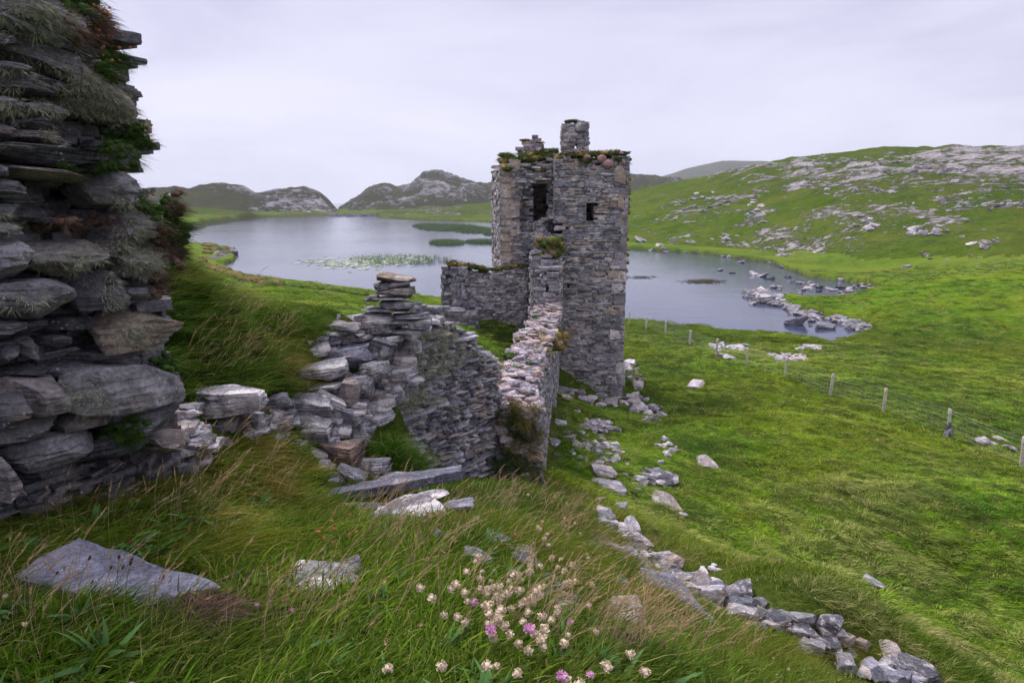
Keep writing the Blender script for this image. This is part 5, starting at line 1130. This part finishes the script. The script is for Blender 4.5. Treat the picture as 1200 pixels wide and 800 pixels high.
# ribwort plantain heads over the ground slab
def plant_proto(h):
    e = empty('plantain'); pts_ = [Vector((.16*h*t*t, 0, h*t)) for t in (0, .25, .5, .75, 1)]; ac = Acc()
    for p, q in zip(pts_[:-1], pts_[1:]): tube(ac, p, q, .0011, 4)
    ac.build('stem', M['stem'], e); ac = Acc(); V_, F_ = rock(5, 6, 0, 1., 0, .12, 1); ac.add(place(V_, (.011, .011, .024), 0, 0, .25, pts_[-1]), F_, .5); ac.build('seed_head', M['plantain'], e); return e
pp = None
for i, (px, py, s_) in enumerate(((102,662,1),(144,655,1.1),(155,656,1),(162,660,1.1),(140,675,.9),(185,683,1),(190,655,1.2),(140,665,1),(46,678,.8),(58,680,.8),(82,695,.7),(112,690,.7),(133,672,.9),(20,700,.8),(735,748,.8),(762,740,.8),(705,738,.8),(420,800,.7),(742,765,.7))):
    if pp is None: pp = plant_proto(.24); e = pp
    else:
        e = pp.copy(); COL.objects.link(e)
        for ch in pp.children: c = ch.copy(); COL.objects.link(c); c.parent = e
    q = gh(px, py, .9)
    if q is None: continue
    q = gh(px-14, py+.21*s_/mpp(q), .9)
    if q is None: continue
    e.location = q; e.scale = (s_,)*3; e.rotation_euler = (random.gauss(0, .1), random.uniform(.05, .4), random.uniform(-.5, .5)); tag(e, 'brown plantain seed head on a thin dark stem over the flat lichened ground slab' if i < 14 else 'brown plantain seed head in the grass right of the thrift cluster', 'plantain', 'plantain heads over the ground slab' if i < 14 else 'plantain heads at lower right')
for i in range(260):
    pass
# yellow flowers on the left field and right meadow
a = Acc()
for (cx, cy, sx, sy, n) in ((360,368,16,2.5,40),(300,372,30,5,10),(1170,500,30,12,14),(1120,590,40,30,10)):
    for _ in range(n):
        q = gh(random.gauss(cx, sx), random.gauss(cy, sy), 14)
        if q is not None: mound(a, q+Vector((0, 0, .12)), .016*max(1, q.y/22), .012*max(1, q.y/22), .5, 2, 0)
tag(a.build('yellow_flowers', M['yellow']), 'tiny yellow flowers sprinkled over the fields', 'flowers', kind='stuff')
def cap_kind(name, lim, label):
    obs = [o for o in COL.objects if o.type == 'MESH' and not o.parent and o.get('category') == name]
    def size(o):
        c = np.empty(len(o.data.vertices)*3, np.float32); o.data.vertices.foreach_get('co', c); c = c.reshape(-1, 3)*np.array(o.scale); return float(np.ptp(c, 0).max()/max(.5, o.location.length if False else (o.location-Vector((0, 0, H))).length))
    obs.sort(key=size, reverse=True); ex = obs[lim:]; print(name, len(obs))
    if not ex: return
    old = COL.objects.get('small_'+name+'s'); ac = Acc(); mats = []
    for o in ex:
        m_ = o.data.materials[0]; i = mats.index(m_) if m_ in mats else (mats.append(m_) or len(mats)-1)
        c = np.empty(len(o.data.vertices)*3, np.float32); o.data.vertices.foreach_get('co', c); mw = np.array(Matrix.LocRotScale(o.location, o.rotation_euler, o.scale)); c = c.reshape(-1, 3)@mw[:3, :3].T+mw[:3, 3]
        f = np.empty(len(o.data.loops), np.int32); o.data.loops.foreach_get('vertex_index', f); ac.add(c, f.reshape(-1, 4), random.random(), i)
    for o in ex: bpy.data.objects.remove(o)
    tag(ac.build('lesser_'+name+'s', mats), label, name+'s', kind='stuff')
cap_kind('stone', 292, 'lesser stones strewn between the larger ones of the rubble and slope')
# ------------------------------------------------------------------ camera, light, sky
cam = bpy.data.cameras.new('camera'); co = bpy.data.objects.new('camera', cam); COL.objects.link(co); co.location = (0, 0, H); co.rotation_euler = (math.pi/2-PITCH, 0, 0); cam.lens = 24; cam.sensor_width = 36; cam.clip_end = 20000; cam.clip_start = .05; S.camera = co
SUN_EL, SUN_AZ = 52, -35      # azimuth from +Y towards +X
sd = Vector((math.sin(R(SUN_AZ))*math.cos(R(SUN_EL)), math.cos(R(SUN_AZ))*math.cos(R(SUN_EL)), math.sin(R(SUN_EL))))
l = bpy.data.lights.new('sun', 'SUN'); l.energy = 3.4; l.angle = R(12); l.color = (1, .97, .93); lo = bpy.data.objects.new('sun', l); COL.objects.link(lo); lo.rotation_euler = sd.to_track_quat('Z', 'Y').to_euler(); lo.location = (0, 0, 60)
w = bpy.data.worlds.new('World'); S.world = w; w.use_nodes = True; nt = w.node_tree; g = NT(nt); bg = nt.nodes['Background']
sky = g.n('TexSky', sky_type='NISHITA'); sky.sun_disc = False; sky.sun_elevation = R(SUN_EL); sky.sun_rotation = R(SUN_AZ)
tc = g.n('TexCoord').outputs['Generated']; sx = g.n('SeparateXYZ'); g.L.new(tc, sx.inputs[0])
st = g.mapp(tc, (1.2, 1.2, 4.5)); cl = g.noise(st, 1.6, 5, .55, .4)
grad = g.ramp(sx.outputs[2], [(0, (7.5, 7.6, 9.6)), (.10, (7.7, 7.6, 9.4)), (.28, (7.0, 6.85, 8.7)), (.5, (10.5, 10.3, 11.8)), (1, (15.5, 15.2, 16.5))])
cc = g.mix(1.0, grad, g.ramp(cl, [(.32, (.80, .80, .85)), (.5, (.98, .98, .99)), (.68, (1.08, 1.075, 1.05))]), 'MULTIPLY')
mx = g.mix(.93, sky.outputs[0], cc); g.L.new(mx, bg.inputs[0]); bg.inputs[1].default_value = .1
# haze
V_, F_ = cube(1); ac = Acc(); ac.add(V_*.5*np.array([9000, 4700, 215])+np.array([0, 2150, 215/2-6]), F_, .5)
hm, nt, b = newmat('haze_air'); nt.nodes.remove(b); pv = nt.nodes.new('ShaderNodeVolumePrincipled'); pv.inputs['Color'].default_value = (.86, .9, 1, 1); pv.inputs['Density'].default_value = .00011; pv.inputs['Anisotropy'].default_value = .2; nt.links.new(pv.outputs[0], nt.nodes['Material Output'].inputs['Volume'])
HAZE = True
if HAZE: tag(ac.build('haze', hm, smooth=False), 'thin bluish haze filling the air over the lake and hills', 'haze', kind='stuff')
S.render.engine = 'CYCLES'; S.cycles.use_adaptive_sampling = True; S.cycles.adaptive_threshold = .025; S.cycles.max_bounces = 4; S.cycles.volume_bounces = 0; S.cycles.diffuse_bounces = 2; S.cycles.transmission_bounces = 3
S.view_settings.view_transform = 'Standard'; S.view_settings.look = 'None'; S.view_settings.gamma = 1; S.view_settings.exposure = .12
print('tris', sum(len(m.polygons) for m in bpy.data.meshes))
